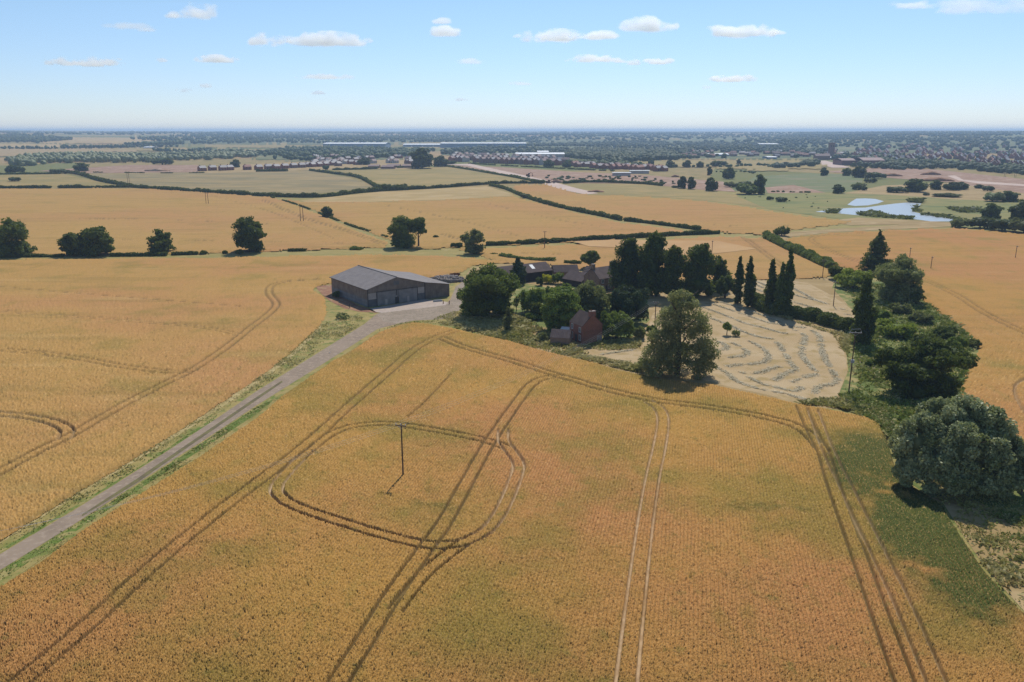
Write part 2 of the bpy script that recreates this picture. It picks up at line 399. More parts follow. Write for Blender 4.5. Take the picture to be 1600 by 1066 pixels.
def crop_field(name, poly_px, mat, tracks=(), greens=(), res=1.0, h=.75, rough=.10, topz=.6):
    poly = world(poly_px, .5)
    X, Y, q = fan(poly, res)
    cell = Y / 796.0 * res; celly = Y * Y / (796.0 * H) * res
    ed = np.full(X.shape, 3.0)
    ed = dist_line(X, Y, np.vstack([poly, poly[:1]]), 3.0)
    zz = h * (.86 + .28 * vnoise(X, Y, 9, 2) * .6)
    zz += (vnoise(X, Y, .7, 7) - .5) * .09
    r = X * ROWDIR[0] + Y * ROWDIR[1]
    zz += rng.normal(0, rough, X.shape) * np.clip(1.15 - celly / 3, .1, 1.1)
    bare = np.zeros(X.shape); track_dark = np.zeros(X.shape); green = np.zeros(X.shape)
    for line_px, kind, gauge, width in tracks:
        wl = smooth(world(line_px, .5))
        offs = (-gauge / 2, gauge / 2) if gauge > 0 else (0.0,)
        for o in offs:
            D = dist_line(X, Y, offset_line(wl, o), 6.0)
            eff = np.minimum(np.maximum(cell, celly * .4), 1.0)
            wv = width * (1 + .22 * (vnoise(X, Y, 2.3, 5) - .5))
            cov = np.clip((wv / 2 + eff / 2 - D) / eff, 0, 1) * np.clip(1.15 * width / eff, .5, 1)
            zz -= cov * (zz - .05)
            b = 1.0 if kind == 'bare' else (.55 if kind == 'mix' else .14)
            b = b * (.45 + .8 * vnoise(X, Y, 6, 9))
            bare = np.maximum(bare, cov * np.clip(b, 0, 1)); track_dark = np.maximum(track_dark, cov * (1 - np.clip(b, 0, 1)) * .85)
    for gx, gy, rx, ry, amp in greens:
        c = P(gx, gy, .5); dx = X - c[0]; dy = Y - c[1]
        aa = (dx * -ROWDIR[0] - dy * ROWDIR[1]) / rx; bb = (dx * ROWDIR[1] - dy * ROWDIR[0]) / ry
        nz = .55 + .9 * vnoise(X, Y, 7, 21) * .7 + .5 * (vnoise(X, Y, 1.5, 22) - .5)
        green = np.maximum(green, amp * np.clip(1.45 - np.sqrt(aa * aa + bb * bb), 0, 1) * nz)
    fall = np.clip(ed / np.maximum(.35, cell * 4), 0, 1)
    zz = zz * fall + .02
    if topz: zz = np.maximum(zz, .02)
    me = mesh_np(name, np.stack([X, Y, zz], 1), q, mat, dict(bare=bare, track_dark=track_dark, green=np.clip(green, 0, 1), ear=np.clip(.5 + (rng.random(X.shape) - .5) * np.clip(1.25 - celly / 3, .12, 1), 0, 1)))
    return tag(link(name, me), kind='structure')

LAYER = [0]
def flat_sheet(name, poly_px, mat, z, kind='structure', pts=None):
    LAYER[0] += 1
    z = max(z, 0) * .5 + LAYER[0] * .004 - .012 if z < .5 else z      # every sheet its own level, later ones on top
    poly = world(poly_px, z) if pts is None else pts
    v = [Vector((x, y, 0)) for x, y in poly]
    tris = geometry.tessellate_polygon([v])
    me = bpy.data.meshes.new(name); tt = []
    for a, b, c in tris:
        n = (v[b] - v[a]).cross(v[c] - v[a]); tt.append((a, b, c) if n.z > 0 else (a, c, b))
    me.from_pydata([(p.x, p.y, z) for p in v], [], tt); me.materials.append(mat); me.update()
    return tag(link(name, me), kind=kind)

def drape_sheet(name, poly_px, mat, lift=.8, res=2.0):
    poly = world(poly_px)
    X, Y, q = fan(poly, res)
    me = mesh_np(name, np.stack([X, Y, T(X, Y) + lift], 1), q, mat); return tag(link(name, me), kind='structure')

# one ground sheet to the horizon
th = np.linspace(-math.pi, math.pi, 361)
rr = np.concatenate([[2, 30, 60], np.geomspace(100, 1800, 14), np.geomspace(1950, 26000, 130)])
A_, R_ = np.meshgrid(th, rr); gx, gy = R_ * np.sin(A_), R_ * np.cos(A_)
gz = T(gx, gy) - .03 - sstep(900, 3000, R_) * .4
idx = np.arange(gx.size).reshape(gx.shape)
q = np.stack([idx[:-1, :-1], idx[1:, :-1], idx[1:, 1:], idx[:-1, 1:]], -1).reshape(-1, 4)[:, ::-1]
tag(link('ground', mesh_np('ground', np.stack([gx.ravel(), gy.ravel(), gz.ravel()], 1), q, M['country'], smooth_=True)), kind='structure')

FRONT = [(-300, 1120), (-160, 1010), (0, 917), (62, 878), (130, 827), (206, 779), (309, 714), (400, 652), (437, 620), (515, 565), (545, 549), (590, 519), (625, 507), (642, 503.5),
         (668, 505), (710, 513), (750, 522), (800, 533), (840, 545), (868, 552), (900, 560), (934, 567), (960, 576), (990, 583), (1040, 592), (1112, 600), (1142, 607),
         (1185, 616), (1250, 631), (1285, 637), (1357, 652), (1377, 663), (1388, 690), (1400, 728), (1425, 758), (1450, 774), (1474, 790), (1505, 840), (1540, 892), (1600, 961), (1690, 1060), (1760, 1200), (-400, 1200)]
LEFT = [(-300, 1075), (-100, 905), (0, 841), (113, 772), (213, 712), (300, 657), (400, 591), (450, 553), (500, 507), (511, 487), (507, 462), (488, 452), (495, 446), (522, 441), (600, 436), (690, 431),
        (722, 424), (738, 414), (800, 409), (760, 404.5), (700, 400), (640, 398), (560, 398), (480, 399), (400, 401), (300, 402.5), (200, 403), (100, 404), (0, 405.5), (-200, 409), (-500, 415)]
MIDLEFT = [(-500, 408), (-200, 402), (0, 399), (100, 398), (300, 396), (450, 391), (545, 388), (600, 386), (608, 378), (560, 361), (495, 333), (440, 312), (423, 308), (395, 306), (320, 300), (230, 294.5), (150, 293.5), (0, 295.5), (-300, 298)]
MIDRIGHT = [(445, 311), (500, 331), (566, 358), (618, 377), (640, 388), (680, 388), (706, 386), (760, 383), (800, 382), (925, 376), (1090, 364), (1060, 358), (970, 347.5), (900, 332), (815, 310), (803, 306), (700, 312), (560, 316), (480, 316)]
EAST = [(800, 291), (815, 288), (855, 288), (905, 303), (1000, 307), (1100, 314), (1160, 322), (1200, 329), (1260, 338), (1335, 346), (1290, 353), (1250, 357), (1190, 366), (1130, 363), (1096, 357), (972, 342), (900, 327), (815, 305)]
BACK = [(762, 403), (745, 395), (712, 388), (740, 387), (800, 386), (925, 380), (1125, 369), (1197, 373), (1240, 394), (1300, 421), (1312, 428), (1285, 433), (1170, 436), (1120, 440), (1000, 450), (930, 428), (895, 415), (850, 413), (800, 411)]
RIGHT = [(1228, 372), (1300, 363), (1490, 356), (1600, 365), (1800, 378), (2100, 400), (2100, 900), (1700, 745), (1600, 700), (1560, 685), (1512, 655), (1500, 635), (1503, 600), (1515, 572), (1530, 546), (1526, 532), (1500, 508), (1470, 489), (1440, 466), (1400, 445), (1350, 425), (1300, 412), (1265, 398), (1240, 384)]

T_FRONT = [
    ([(34, 1066), (140, 975), (300, 833), (473, 700), (540, 640), (600, 587), (650, 545), (690, 525), (714, 517)], 'track_dark', 2.4, .44),
    ([(-60, 1150), (34, 1066)], 'track_dark', 2.4, .44),
    ([(500, 1120), (530, 1066), (584, 980), (615, 930), (668, 854), (696, 815), (757, 705), (785, 662), (813, 622), (830, 602), (851, 592), (880, 590)], 'track_dark', 2.3, .44),
    ([(786, 672), (787, 690), (800, 709), (810, 726), (806, 746), (795, 775), (780, 805), (760, 830), (730, 847)], 'bare', 2.0, .46),
    ([(730, 847), (700, 853), (660, 852), (600, 838), (540, 820), (480, 800), (448, 786)], 'mix', 2.0, .42),
    ([(448, 786), (432, 768), (440, 748), (470, 716)], 'bare', 2.0, .45),
    ([(470, 716), (510, 684), (545, 669), (590, 664), (630, 666), (700, 677), (760, 690), (795, 702)], 'track_dark', 2.0, .4),
    ([(724, 850), (700, 867), (668, 893), (640, 925), (618, 955)], 'track_dark', 2.0, .38),
    ([(690, 529), (730, 545), (800, 565), (870, 587), (950, 610), (1020, 626), (1100, 636), (1170, 648), (1230, 662), (1262, 678), (1286, 705)], 'track_dark', 2.4, .6),
    ([(972, 1150), (979, 1066), (993, 940), (1008, 820), (1020, 745), (1030, 700), (1036, 660), (1031, 641), (1012, 627)], 'bare', 2.3, .42),
    ([(1252, 634), (1266, 668), (1285, 705), (1306, 770), (1335, 850), (1370, 950), (1412, 1066), (1440, 1150)], 'track_dark', 2.1, .44),
    ([(1270, 640), (1292, 700), (1332, 782), (1365, 850), (1410, 945), (1462, 1066), (1500, 1150)], 'mix', 2.1, .44),
    ([(705, 585), (665, 627), (637, 652)], 'track_dark', 0, .35),
]
G_FRONT = [(1380, 745, 9, 22, 1.25), (1440, 820, 8, 26, 1.3), (1500, 895, 7, 14, 1.2), (1400, 715, 6, 12, 1.1), (1250, 802, 24, 3.0, .6), (1160, 900, 5, 8, .42), (690, 775, 8, 10, .6), (610, 775, 7, 8, .3),
           (930, 640, 14, 16, .42), (1000, 655, 9, 12, .38), (860, 830, 16, 12, .3), (900, 930, 14, 8, .35), (750, 960, 12, 8, .3), (1120, 1020, 12, 6, .35), (330, 805, 14, 8, .25), (1450, 700, 4, 8, .5)]
T_LEFT = [
    ([(-80, 785), (0, 738), (60, 705), (110, 681), (180, 640), (250, 603), (300, 578), (350, 545), (390, 513), (420, 490), (431, 475), (420, 459), (424, 447), (450, 440), (500, 436)], 'track_dark', 2.3, .6),
    ([(-100, 540), (0, 547), (60, 552), (130, 562), (200, 575), (270, 582), (302, 578)], 'track_dark', 2.3, .44),
    ([(-100, 482), (0, 487), (70, 491), (150, 497), (220, 503), (290, 509), (340, 516), (375, 524)], 'track_dark', 2.0, .35),
    ([(-100, 443), (0, 449), (100, 457), (200, 465), (300, 473), (380, 479)], 'track_dark', 0, .5),
    ([(-60, 640), (0, 648), (40, 652), (80, 660), (104, 672), (100, 686)], 'mix', 2.3, .55),
]
T_RIGHT = [([(1345, 364), (1290, 367), (1268, 373), (1275, 381), (1300, 393), (1325, 403), (1360, 415)], 'track_dark', 2.4, .6),
           ([(1420, 428), (1446, 438), (1496, 462), (1530, 484), (1564, 502), (1600, 519), (1700, 560)], 'track_dark', 2.4, .6),
           ([(1640, 585), (1600, 600), (1597, 620), (1615, 650)], 'mix', 2.4, .6)]
T_ML = [([(410, 312), (475, 340), (540, 360), (597, 381)], 'track_dark', 3, .8), ([(330, 305), (420, 330), (520, 372)], 'track_dark', 0, .6), ([(-50, 345), (200, 342), (420, 350)], 'track_dark', 0, .6), ([(-50, 372), (300, 376), (560, 381)], 'track_dark', 0, .6)]
T_MR = [([(690, 365), (716, 374), (735, 380)], 'track_dark', 2.4, .8), ([(600, 320), (720, 345), (820, 372)], 'track_dark', 0, .7), ([(760, 318), (880, 345), (1000, 362)], 'track_dark', 0, .6)]
T_BK = [([(1161, 370), (1190, 392), (1216, 411), (1235, 425)], 'track_dark', 2.4, .8), ([(800, 395), (900, 399), (960, 405)], 'track_dark', 0, .6)]
crop_field('field_foreground', FRONT, M['crop'], T_FRONT, G_FRONT, res=.82)
crop_field('field_west', LEFT, M['crop_left'], T_LEFT, [(160, 520, 18, 14, .2), (60, 560, 20, 10, .2)], res=1.1)
crop_field('field_beyond_oaks', MIDLEFT, M['crop_mid'], T_ML, res=1.3)
crop_field('field_between_hedges', MIDRIGHT, M['crop_mid'], T_MR, res=1.3)
crop_field('field_behind_farm', BACK, M['crop_mid'], T_BK, res=1.2)
crop_field('field_east', RIGHT, M['crop_right'], T_RIGHT, [(1480, 475, 7, 16, .45), (1560, 560, 6, 12, .35), (1440, 460, 5, 10, .5)], res=1.2)
crop_field('field_upper_east', EAST, M['crop_mid'], [([(1100, 350), (1180, 355), (1250, 352)], 'track_dark', 0, .8)], [(970, 321, 16, 12, .5)], res=1.4)

# sheets of grass, soil and road lying on the ground, each a little above the last
M['margin'] = mat_mottle('field_margin_grass', [(.30, .235, .075), (.25, .215, .065), (.36, .27, .10)], .05, .2, stretch=(.6, 1.3, 1))
flat_sheet('field_margins', [(-900, 299), (2500, 299), (2500, 430), (-900, 430)], M['margin'], -.012)
flat_sheet('near_grassland', [(-900, 425), (2500, 425), (2500, 1250), (-900, 1250)], M['verge'], -.012)
flat_sheet('farm_grass', [(700, 470), (735, 420), (800, 410), (900, 414), (1000, 448), (1120, 440), (1170, 436), (1290, 432), (1320, 440), (1330, 540), (1310, 640), (1250, 633), (1112, 603), (990, 586), (900, 563), (800, 536), (712, 514), (690, 500)], M['dry_grass'], .004)
flat_sheet('garden', [(792, 450), (800, 440), (840, 446), (930, 470), (1010, 455), (1015, 500), (985, 530), (930, 536), (900, 520), (850, 512), (800, 500)], M['scrub_ground'], .008)
flat_sheet('hay_meadow', [(905, 548), (930, 541), (975, 532), (1010, 520), (1020, 490), (1040, 478), (1090, 470), (1150, 476), (1200, 492), (1260, 507), (1300, 522), (1318, 545), (1325, 580), (1312, 610), (1302, 634), (1250, 629), (1185, 614), (1142, 605), (1112, 598), (1060, 582), (1010, 570), (960, 566), (920, 558)], M['hay_ground'], .012)
flat_sheet('hay_meadow_beyond_poplars', [(1168, 437), (1215, 436), (1262, 442), (1300, 462), (1332, 484), (1338, 505), (1300, 500), (1262, 488), (1215, 478), (1178, 466)], M['hay_ground'], .012)
flat_sheet('scrub_belt', [(1318, 520), (1338, 490), (1300, 450), (1310, 428), (1400, 444), (1440, 464), (1470, 487), (1500, 506), (1528, 531), (1531, 547), (1516, 573), (1504, 602), (1501, 637), (1513, 657), (1560, 687), (1640, 720), (1700, 900), (1700, 1050), (1602, 958), (1540, 890), (1474, 789), (1425, 757), (1390, 690), (1376, 661), (1357, 651), (1310, 640), (1312, 612), (1326, 580)], M['scrub_ground'], .004)
flat_sheet('straw_bank', [(1376, 661), (1357, 650), (1303, 637), (1320, 622), (1350, 630), (1385, 650), (1395, 690), (1388, 690)], M['straw'], .010)
flat_sheet('dry_bank', [(1455, 778), (1500, 770), (1560, 800), (1650, 820), (1700, 1000), (1602, 957), (1540, 888), (1505, 836), (1474, 787)], M['dry_grass'], .010)
# road and its verges
RL = [(-120, 948), (0, 866), (113, 799), (213, 736), (260, 706), (340, 653), (400, 612), (480, 562), (530, 531), (570, 506), (588, 491), (600, 487.5), (640, 482), (690, 476), (704, 470), (712, 450), (722, 440), (738, 446), (735, 470), (712, 488), (705, 497), (690, 499), (646, 501), (618, 507), (590, 514), (545, 543), (496, 574), (440, 609), (400, 634), (320, 687), (285, 709), (206, 761), (113, 821), (0, 891), (-120, 978)]
flat_sheet('verge_left', [(-120, 930), (0, 838), (113, 770), (213, 710), (300, 655), (400, 588), (450, 551), (500, 505), (511, 485), (520, 478), (560, 486), (590, 490), (570, 507), (480, 563), (400, 613), (260, 707), (113, 800), (0, 867), (-120, 950)], M['verge'], .004)
flat_sheet('straw_margin', [(-120, 935), (0, 843), (113, 773), (213, 713), (300, 659), (400, 593), (452, 555), (503, 508), (497, 519), (452, 562), (400, 601), (300, 667), (213, 720), (113, 779), (0, 849), (-120, 942)], M['straw'], .010)
flat_sheet('verge_right', [(-120, 976), (0, 890), (113, 820), (206, 760), (285, 708), (400, 633), (496, 573), (545, 542), (590, 513), (618, 506), (646, 500), (705, 496), (735, 470), (760, 500), (790, 530), (750, 523), (710, 514), (668, 506), (642, 504.5), (590, 520), (545, 550), (437, 621), (309, 716), (130, 829), (0, 919), (-120, 1005)], M['verge'], .004)
flat_sheet('green_margin', [(-60, 938), (0, 893), (113, 824), (206, 764), (285, 712), (400, 637), (430, 617), (425, 628), (400, 648), (300, 712), (206, 772), (113, 834), (0, 908), (-60, 952)], M['verge_green'], .010)
flat_sheet('green_margin', [(-60, 905), (0, 859), (100, 801), (213, 733), (300, 675), (340, 648), (335, 656), (260, 705), (113, 797), (0, 864), (-60, 910)], M['verge_green'], .010)
flat_sheet('road', RL, M['road'], .020)
flat_sheet('gravel_yard', [(588, 491), (600, 487), (696, 475), (704, 468), (712, 448), (724, 440), (745, 446), (738, 470), (714, 488), (706, 497), (690, 499), (646, 500.5), (620, 506), (600, 503)], M['gravel'], .026)
flat_sheet('concrete_apron', [(574, 483), (664, 467.5), (700, 472), (696, 477), (597, 489), (583, 487)], M['concrete'], .032)
flat_sheet('road_moss_strip', [(128, 804), (214, 748), (290, 696), (400, 621), (440, 595), (442, 597), (402, 624.5), (292, 700), (216, 753), (128, 807)], M['road_line'], .026)
flat_sheet('earth_bank', [(492, 447), (521, 445), (525, 458), (560, 478), (580, 483), (590, 489), (560, 487), (538, 482), (515, 470), (503, 460)], M['red_soil'], .016)
# mid-distance
flat_sheet('dry_strip_field', [(470, 313), (600, 299), (760, 291), (800, 303), (805, 306), (700, 312), (560, 316), (480, 318)], M['pale_strip'], .05)
flat_sheet('rough_field_west', [(-300, 279), (100, 272), (160, 285), (205, 290.5), (0, 293), (-300, 296)], M['rough_gold'], .05)
flat_sheet('rough_field_centre', [(110, 272), (300, 268.5), (480, 266.5), (540, 276), (590, 292), (470, 306), (400, 304), (230, 291), (160, 282)], M['rough_olive'], .05)
flat_sheet('rough_field_north', [(490, 267), (600, 265), (695, 260), (800, 277), (850, 286), (760, 289), (595, 296), (560, 278)], M['rough_gold'], .05)
flat_sheet('green_field_north', [(870, 289), (940, 287), (1005, 288), (1100, 297), (1150, 305), (1220, 329), (1160, 320), (1100, 313), (1000, 306), (910, 303)], M['rough_gold'], .05)
flat_sheet('stubble_patch', [(895, 377), (960, 374.5), (1040, 376), (1120, 376), (1182, 389), (1120, 396), (1060, 399), (1000, 388), (920, 385)], M['stubble'], .86)
flat_sheet('dry_track', [(1190, 371), (1240, 362), (1300, 358), (1400, 352), (1500, 347), (1500, 354), (1400, 358), (1300, 363), (1230, 371), (1250, 392), (1310, 425), (1300, 428), (1230, 392)], M['dry_grass'], .04)
flat_sheet('wet_meadow', [(1150, 306), (1200, 302), (1330, 298), (1480, 303), (1620, 312), (1800, 330), (1620, 364), (1490, 355), (1330, 345), (1200, 327)], M['wet_meadow'], .04)
flat_sheet('dry_meadow_strip', [(1380, 290), (1480, 286), (1640, 300), (1640, 318), (1500, 312), (1400, 305), (1320, 302)], M['dry_grass'], .06)
flat_sheet('dry_pond_bank', [(1290, 346), (1340, 340), (1420, 344), (1500, 348), (1490, 354), (1400, 351), (1330, 352)], M['dry_grass'], .06)
flat_sheet('green_meadow', [(1180, 276), (1260, 271), (1350, 273), (1345, 290), (1330, 299), (1200, 302), (1140, 298), (1160, 288)], M['meadow'], .08)
flat_sheet('brown_fallow', [(1195, 293), (1240, 289), (1290, 301), (1200, 302)], M['soil'], .10)
flat_sheet('pond', [(1324, 320), (1332, 314), (1338, 310.5), (1352, 310), (1368, 311), (1381, 314.5), (1372, 318), (1356, 321), (1336, 322)], M['water'], .10)
flat_sheet('pond', [(1274, 331), (1302, 326.5), (1330, 325), (1352, 324.5), (1376, 321), (1396, 318.5), (1418, 316.5), (1440, 318), (1436, 322), (1424, 326), (1430, 332), (1452, 336), (1476, 340), (1497, 342), (1486, 346), (1455, 346), (1424, 342), (1398, 340), (1372, 337), (1340, 336.5), (1305, 333)], M['water'], .10)
flat_sheet('building_site', [(690, 258), (780, 261), (900, 269), (1000, 273), (1130, 284), (1150, 300), (1090, 296), (1000, 287), (905, 286), (850, 285.5), (800, 276)], M['soil'], .12)
flat_sheet('haul_road', [(690, 257), (735, 256), (800, 270), (860, 283), (900, 294), (935, 302), (915, 304), (880, 297), (840, 285), (795, 274), (730, 259)], M['site_road'], .18)
flat_sheet('building_site', [(1290, 268), (1380, 262), (1460, 265), (1600, 280), (1750, 292), (1750, 303), (1600, 302), (1480, 285), (1400, 279), (1330, 272)], M['soil'], .12)
flat_sheet('haul_road', [(1262, 252), (1290, 251), (1330, 262), (1300, 262)], M['site_road'], .2)
flat_sheet('haul_road', [(1480, 275), (1492, 274), (1505, 281), (1540, 284), (1640, 291), (1640, 293), (1530, 287), (1498, 282)], M['site_road'], .2)
flat_sheet('estate_ground', [(250, 268), (330, 260), (480, 252), (660, 244), (700, 256), (640, 264), (480, 266), (330, 271)], M['dry_grass'], .1)
flat_sheet('bare_site_west', [(60, 267), (200, 258), (310, 258), (310, 269), (120, 271)], M['soil'], .1)
for nm, pl, mt in (
    ('hill_field', [(60, 222), (110, 216), (200, 214), (255, 214.5), (265, 219), (200, 224), (120, 226)], 'pale_strip'),
    ('hill_field', [(0, 227), (80, 223), (150, 225), (90, 229), (0, 232)], 'pale_strip'),
    ('hill_field', [(-60, 238), (90, 231), (240, 232), (200, 238), (90, 243), (-60, 248)], 'dry_grass'),
    ('hill_field', [(310, 227), (400, 225), (500, 226), (460, 232), (340, 233)], 'rough_gold'),
    ('hill_field', [(150, 231), (260, 230), (320, 233), (300, 238), (180, 237)], 'rough_gold'),
    ('hill_field', [(700, 209), (800, 208), (900, 210), (880, 213), (720, 213)], 'dry_grass'),
    ('hill_field', [(800, 215), (920, 214), (920, 217), (820, 219)], 'dry_grass'),
    ('hill_field', [(1000, 212), (1060, 211), (1080, 213), (1010, 214)], 'pale_strip'),
    ('hill_field', [(1262, 212), (1310, 210), (1310, 213), (1270, 215)], 'pale_strip'),
    ('valley_meadow', [(1000, 250), (1120, 250), (1260, 250), (1300, 262), (1200, 268), (1100, 262), (960, 260)], 'rough_gold')):
    drape_sheet(nm, pl, M[mt], .9)


# ------------------------------------------------------------------ foliage
def ico(sub):
    bm = bmesh.new(); bmesh.ops.create_icosphere(bm, subdivisions=sub, radius=1.0)
    v = np.array([p.co[:] for p in bm.verts]); f = np.array([[q.index for q in p.verts] for p in bm.faces]); bm.free(); return v, f
ICO1, ICO2, ICO3 = ico(1), ico(2), ico(3)

def leaf_cards(cen, nrm, size, aspect=.55):
    """one rhombus per leaf spray"""
    n = len(cen); r = rng.normal(size=(n, 3)); t1 = np.cross(nrm, r); t1 /= np.maximum(np.linalg.norm(t1, axis=1), 1e-6)[:, None]
    t2 = np.cross(nrm, t1); s = size * rng.uniform(.6, 1.4, n)
    a = t1 * s[:, None]; b = t2 * (s * aspect)[:, None]
    co = np.stack([cen - a, cen - b * rng.uniform(.7, 1.3, (n, 1)), cen + a, cen + b], 1).reshape(-1, 3)
    return co, np.arange(n * 4).reshape(n, 4)

def crown_mesh(name, lobes, n, size, mat, sub=10, subr=.42, core=.74, fill=.12, up=.15, mains_only=False, zmin=.05, aspect=.55, shell=.27):
    """lobes: rows (x,y,z,rx,ry,rz). Each lobe carries smaller clumps; leaves sit on the clumps."""
    lobes = np.array(lobes, float); cl = []
    for l in lobes:
        k = max(3, int(sub)); d = rng.normal(size=(k, 3)); d /= np.linalg.norm(d, axis=1)[:, None]
        d[:, 2] = np.where(d[:, 2] < -.55, -d[:, 2] * .5, d[:, 2])
        for j in range(k):
            f = rng.uniform(.62, .88); s = subr * rng.uniform(.7, 1.25)
            cl.append([*(l[:3] + d[j] * l[3:] * f), *(l[3:] * s)])
    cl = np.array(cl); allc = cl
    ar = (allc[:, 3] * allc[:, 4] + allc[:, 4] * allc[:, 5] + allc[:, 3] * allc[:, 5]) ** .8; pr = ar / ar.sum()
    ci = rng.choice(len(allc), int(n * 1.9), p=pr); d = rng.normal(size=(len(ci), 3)); d /= np.linalg.norm(d, axis=1)[:, None]
    rad = 1 - np.abs(rng.normal(0, shell, len(ci))); it = rng.random(len(ci)) < fill; rad[it] = rng.uniform(.2, 1.12, it.sum())
    p = allc[ci, :3] + d * allc[ci, 3:] * rad[:, None]
    ok = p[:, 2] > zmin; keepdeep = rng.random(len(ci)) < .25
    for l in lobes:                                   # leaves deep inside the crown are left out
        e = (((p - l[:3]) / (l[3:] * max(core, .55))) ** 2).sum(1); ok &= (e > .95) | keepdeep & (e > .6)
    p, d, ci = p[ok][:n], d[ok][:n], ci[ok][:n]
    nr = d * .45 + rng.normal(size=d.shape) * .7 + np.array([0, 0, up]); nr /= np.linalg.norm(nr, axis=1)[:, None]
    co, fa = leaf_cards(p, nr, size, aspect)
    clt = rng.uniform(0, .55, len(allc)); ti = np.clip(clt[ci] + rng.uniform(0, .45, len(ci)), 0, 1); tint = np.repeat(ti, 4)
    if core > 0:  # unseen opaque hull in a darker leaf tint, added to block light inside
        tri_v, tri_f = ICO2
        vs = [co]; fs = [fa]; ts = [tint]; off = len(co)
        for l in lobes:
            w = 1 + .22 * (rng.random(len(tri_v)) - .5)
            v = l[:3] + tri_v * l[3:] * core * w[:, None]; v[:, 2] = np.maximum(v[:, 2], zmin * .5)
            f4 = np.column_stack([tri_f, tri_f[:, 2]])
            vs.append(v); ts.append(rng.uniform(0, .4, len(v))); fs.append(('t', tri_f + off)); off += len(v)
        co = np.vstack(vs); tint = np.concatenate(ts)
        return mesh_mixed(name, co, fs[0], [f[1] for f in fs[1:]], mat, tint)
    return mesh_np(name, co, fa, mat, dict(tint=tint))

def mesh_mixed(name, co, quads, tris, mat, tint):
    tri = np.vstack(tris) if len(tris) else np.zeros((0, 3), int)
    me = bpy.data.meshes.new(name); nq, ntr = len(quads), len(tri)
    me.vertices.add(len(co)); me.vertices.foreach_set('co', co.astype(np.float32).ravel())
    me.loops.add(nq * 4 + ntr * 3); me.loops.foreach_set('vertex_index', np.concatenate([quads.ravel(), tri.ravel()]).astype(np.int32))
    me.polygons.add(nq + ntr)
    me.polygons.foreach_set('loop_start', np.concatenate([np.arange(nq) * 4, nq * 4 + np.arange(ntr) * 3]).astype(np.int32))
    me.materials.append(mat)
    at = me.attributes.new('tint', 'FLOAT', 'POINT'); at.data.foreach_set('value', tint.astype(np.float32))
    me.update(calc_edges=True); me.validate(); return me

def lobes_for(kind, w, d, h, low=True):
    L_ = lobes_base(kind, w * 1.1, d * 1.1, h)
    if low and kind in ('round', 'spread', 'tall'):          # boughs that sweep down to the ground
        for k in range(9):
            a = k * .7 + rng.uniform(-.2, .2); r = rng.uniform(.20, .32)
            L_.append((math.cos(a) * w * r, math.sin(a) * d * r, h * rng.uniform(.10, .26), w * rng.uniform(.17, .23), d * rng.uniform(.17, .23), h * rng.uniform(.13, .2)))
        L_.append((0, 0, h * .26, w * .3, d * .3, h * .24))
    return L_

def lobes_base(kind, w, d, h):
    """main masses of a crown: width, depth, height (metres)"""
    u = lambda a, b: rng.uniform(a, b)
    if kind == 'round':
        L_ = [(0, 0, h * .58, w * .36, d * .36, h * .34)]
        for k in range(6):
            a = k * 1.05 + u(-.3, .3); L_.append((math.cos(a) * w * u(.2, .3), math.sin(a) * d * u(.2, .3), h * u(.38, .68), w * u(.2, .27), d * u(.2, .27), h * u(.18, .25)))
        L_.append((u(-.1, .1) * w, 0, h * .8, w * .22, d * .22, h * .18))
    elif kind == 'spread':
        L_ = []
        for k in range(9):
            a = k * .7 + u(-.3, .3); r = u(.15, .34)
            L_.append((math.cos(a) * w * r, math.sin(a) * d * r, h * u(.4, .72), w * u(.16, .24), d * u(.16, .24), h * u(.15, .24)))
        L_ += [(0, 0, h * .6, w * .3, d * .3, h * .26), (u(-.12, .12) * w, 0, h * .83, w * .2, d * .2, h * .16)]
    elif kind == 'column':
        L_ = []; k = 9
        for i in range(k):
            f = i / (k - 1); prof = (.33 + .10 * math.sin(math.pi * min(1, f * 1.1 + .1))) * (1 - .6 * max(0, f - .62) / .38)
            L_.append((u(-.06, .06) * w, u(-.06, .06) * d, h * (.09 + .80 * f), w * prof * 1.12, d * prof * 1.12, h * .13))
        L_.append((u(-.04, .04) * w, 0, h * .95, w * .13, d * .13, h * .05))
    elif kind == 'cone':
        L_ = []
        for i in range(7):
            f = i / 6; r = .48 * (1 - f) ** .75 + .05
            L_.append((u(-.05, .05) * w, u(-.05, .05) * d, h * (.14 + .8 * f), w * r, d * r, h * .13))
    elif kind == 'bush':
        L_ = [(0, 0, h * .4, w * .34, d * .34, h * .42)]
        for k in range(7):
            a = k * .9 + u(-.3, .3); L_.append((math.cos(a) * w * u(.22, .33), math.sin(a) * d * u(.22, .33), h * u(.25, .55), w * u(.16, .24), d * u(.16, .24), h * u(.24, .36)))
    elif kind == 'tall':           # tall dense parkland tree reaching low
        L_ = [(0, 0, h * .45, w * .38, d * .38, h * .36), (u(-.06, .06) * w, 0, h * .72, w * .36, d * .36, h * .20)]
        for k in range(8):
            a = k * .8 + u(-.3, .3); L_.append((math.cos(a) * w * u(.2, .3), math.sin(a) * d * u(.2, .3), h * u(.2, .75), w * u(.17, .25), d * u(.17, .25), h * u(.12, .18)))
        L_.append((u(-.08, .08) * w, 0, h * .86, w * .27, d * .27, h * .12))
    return L_

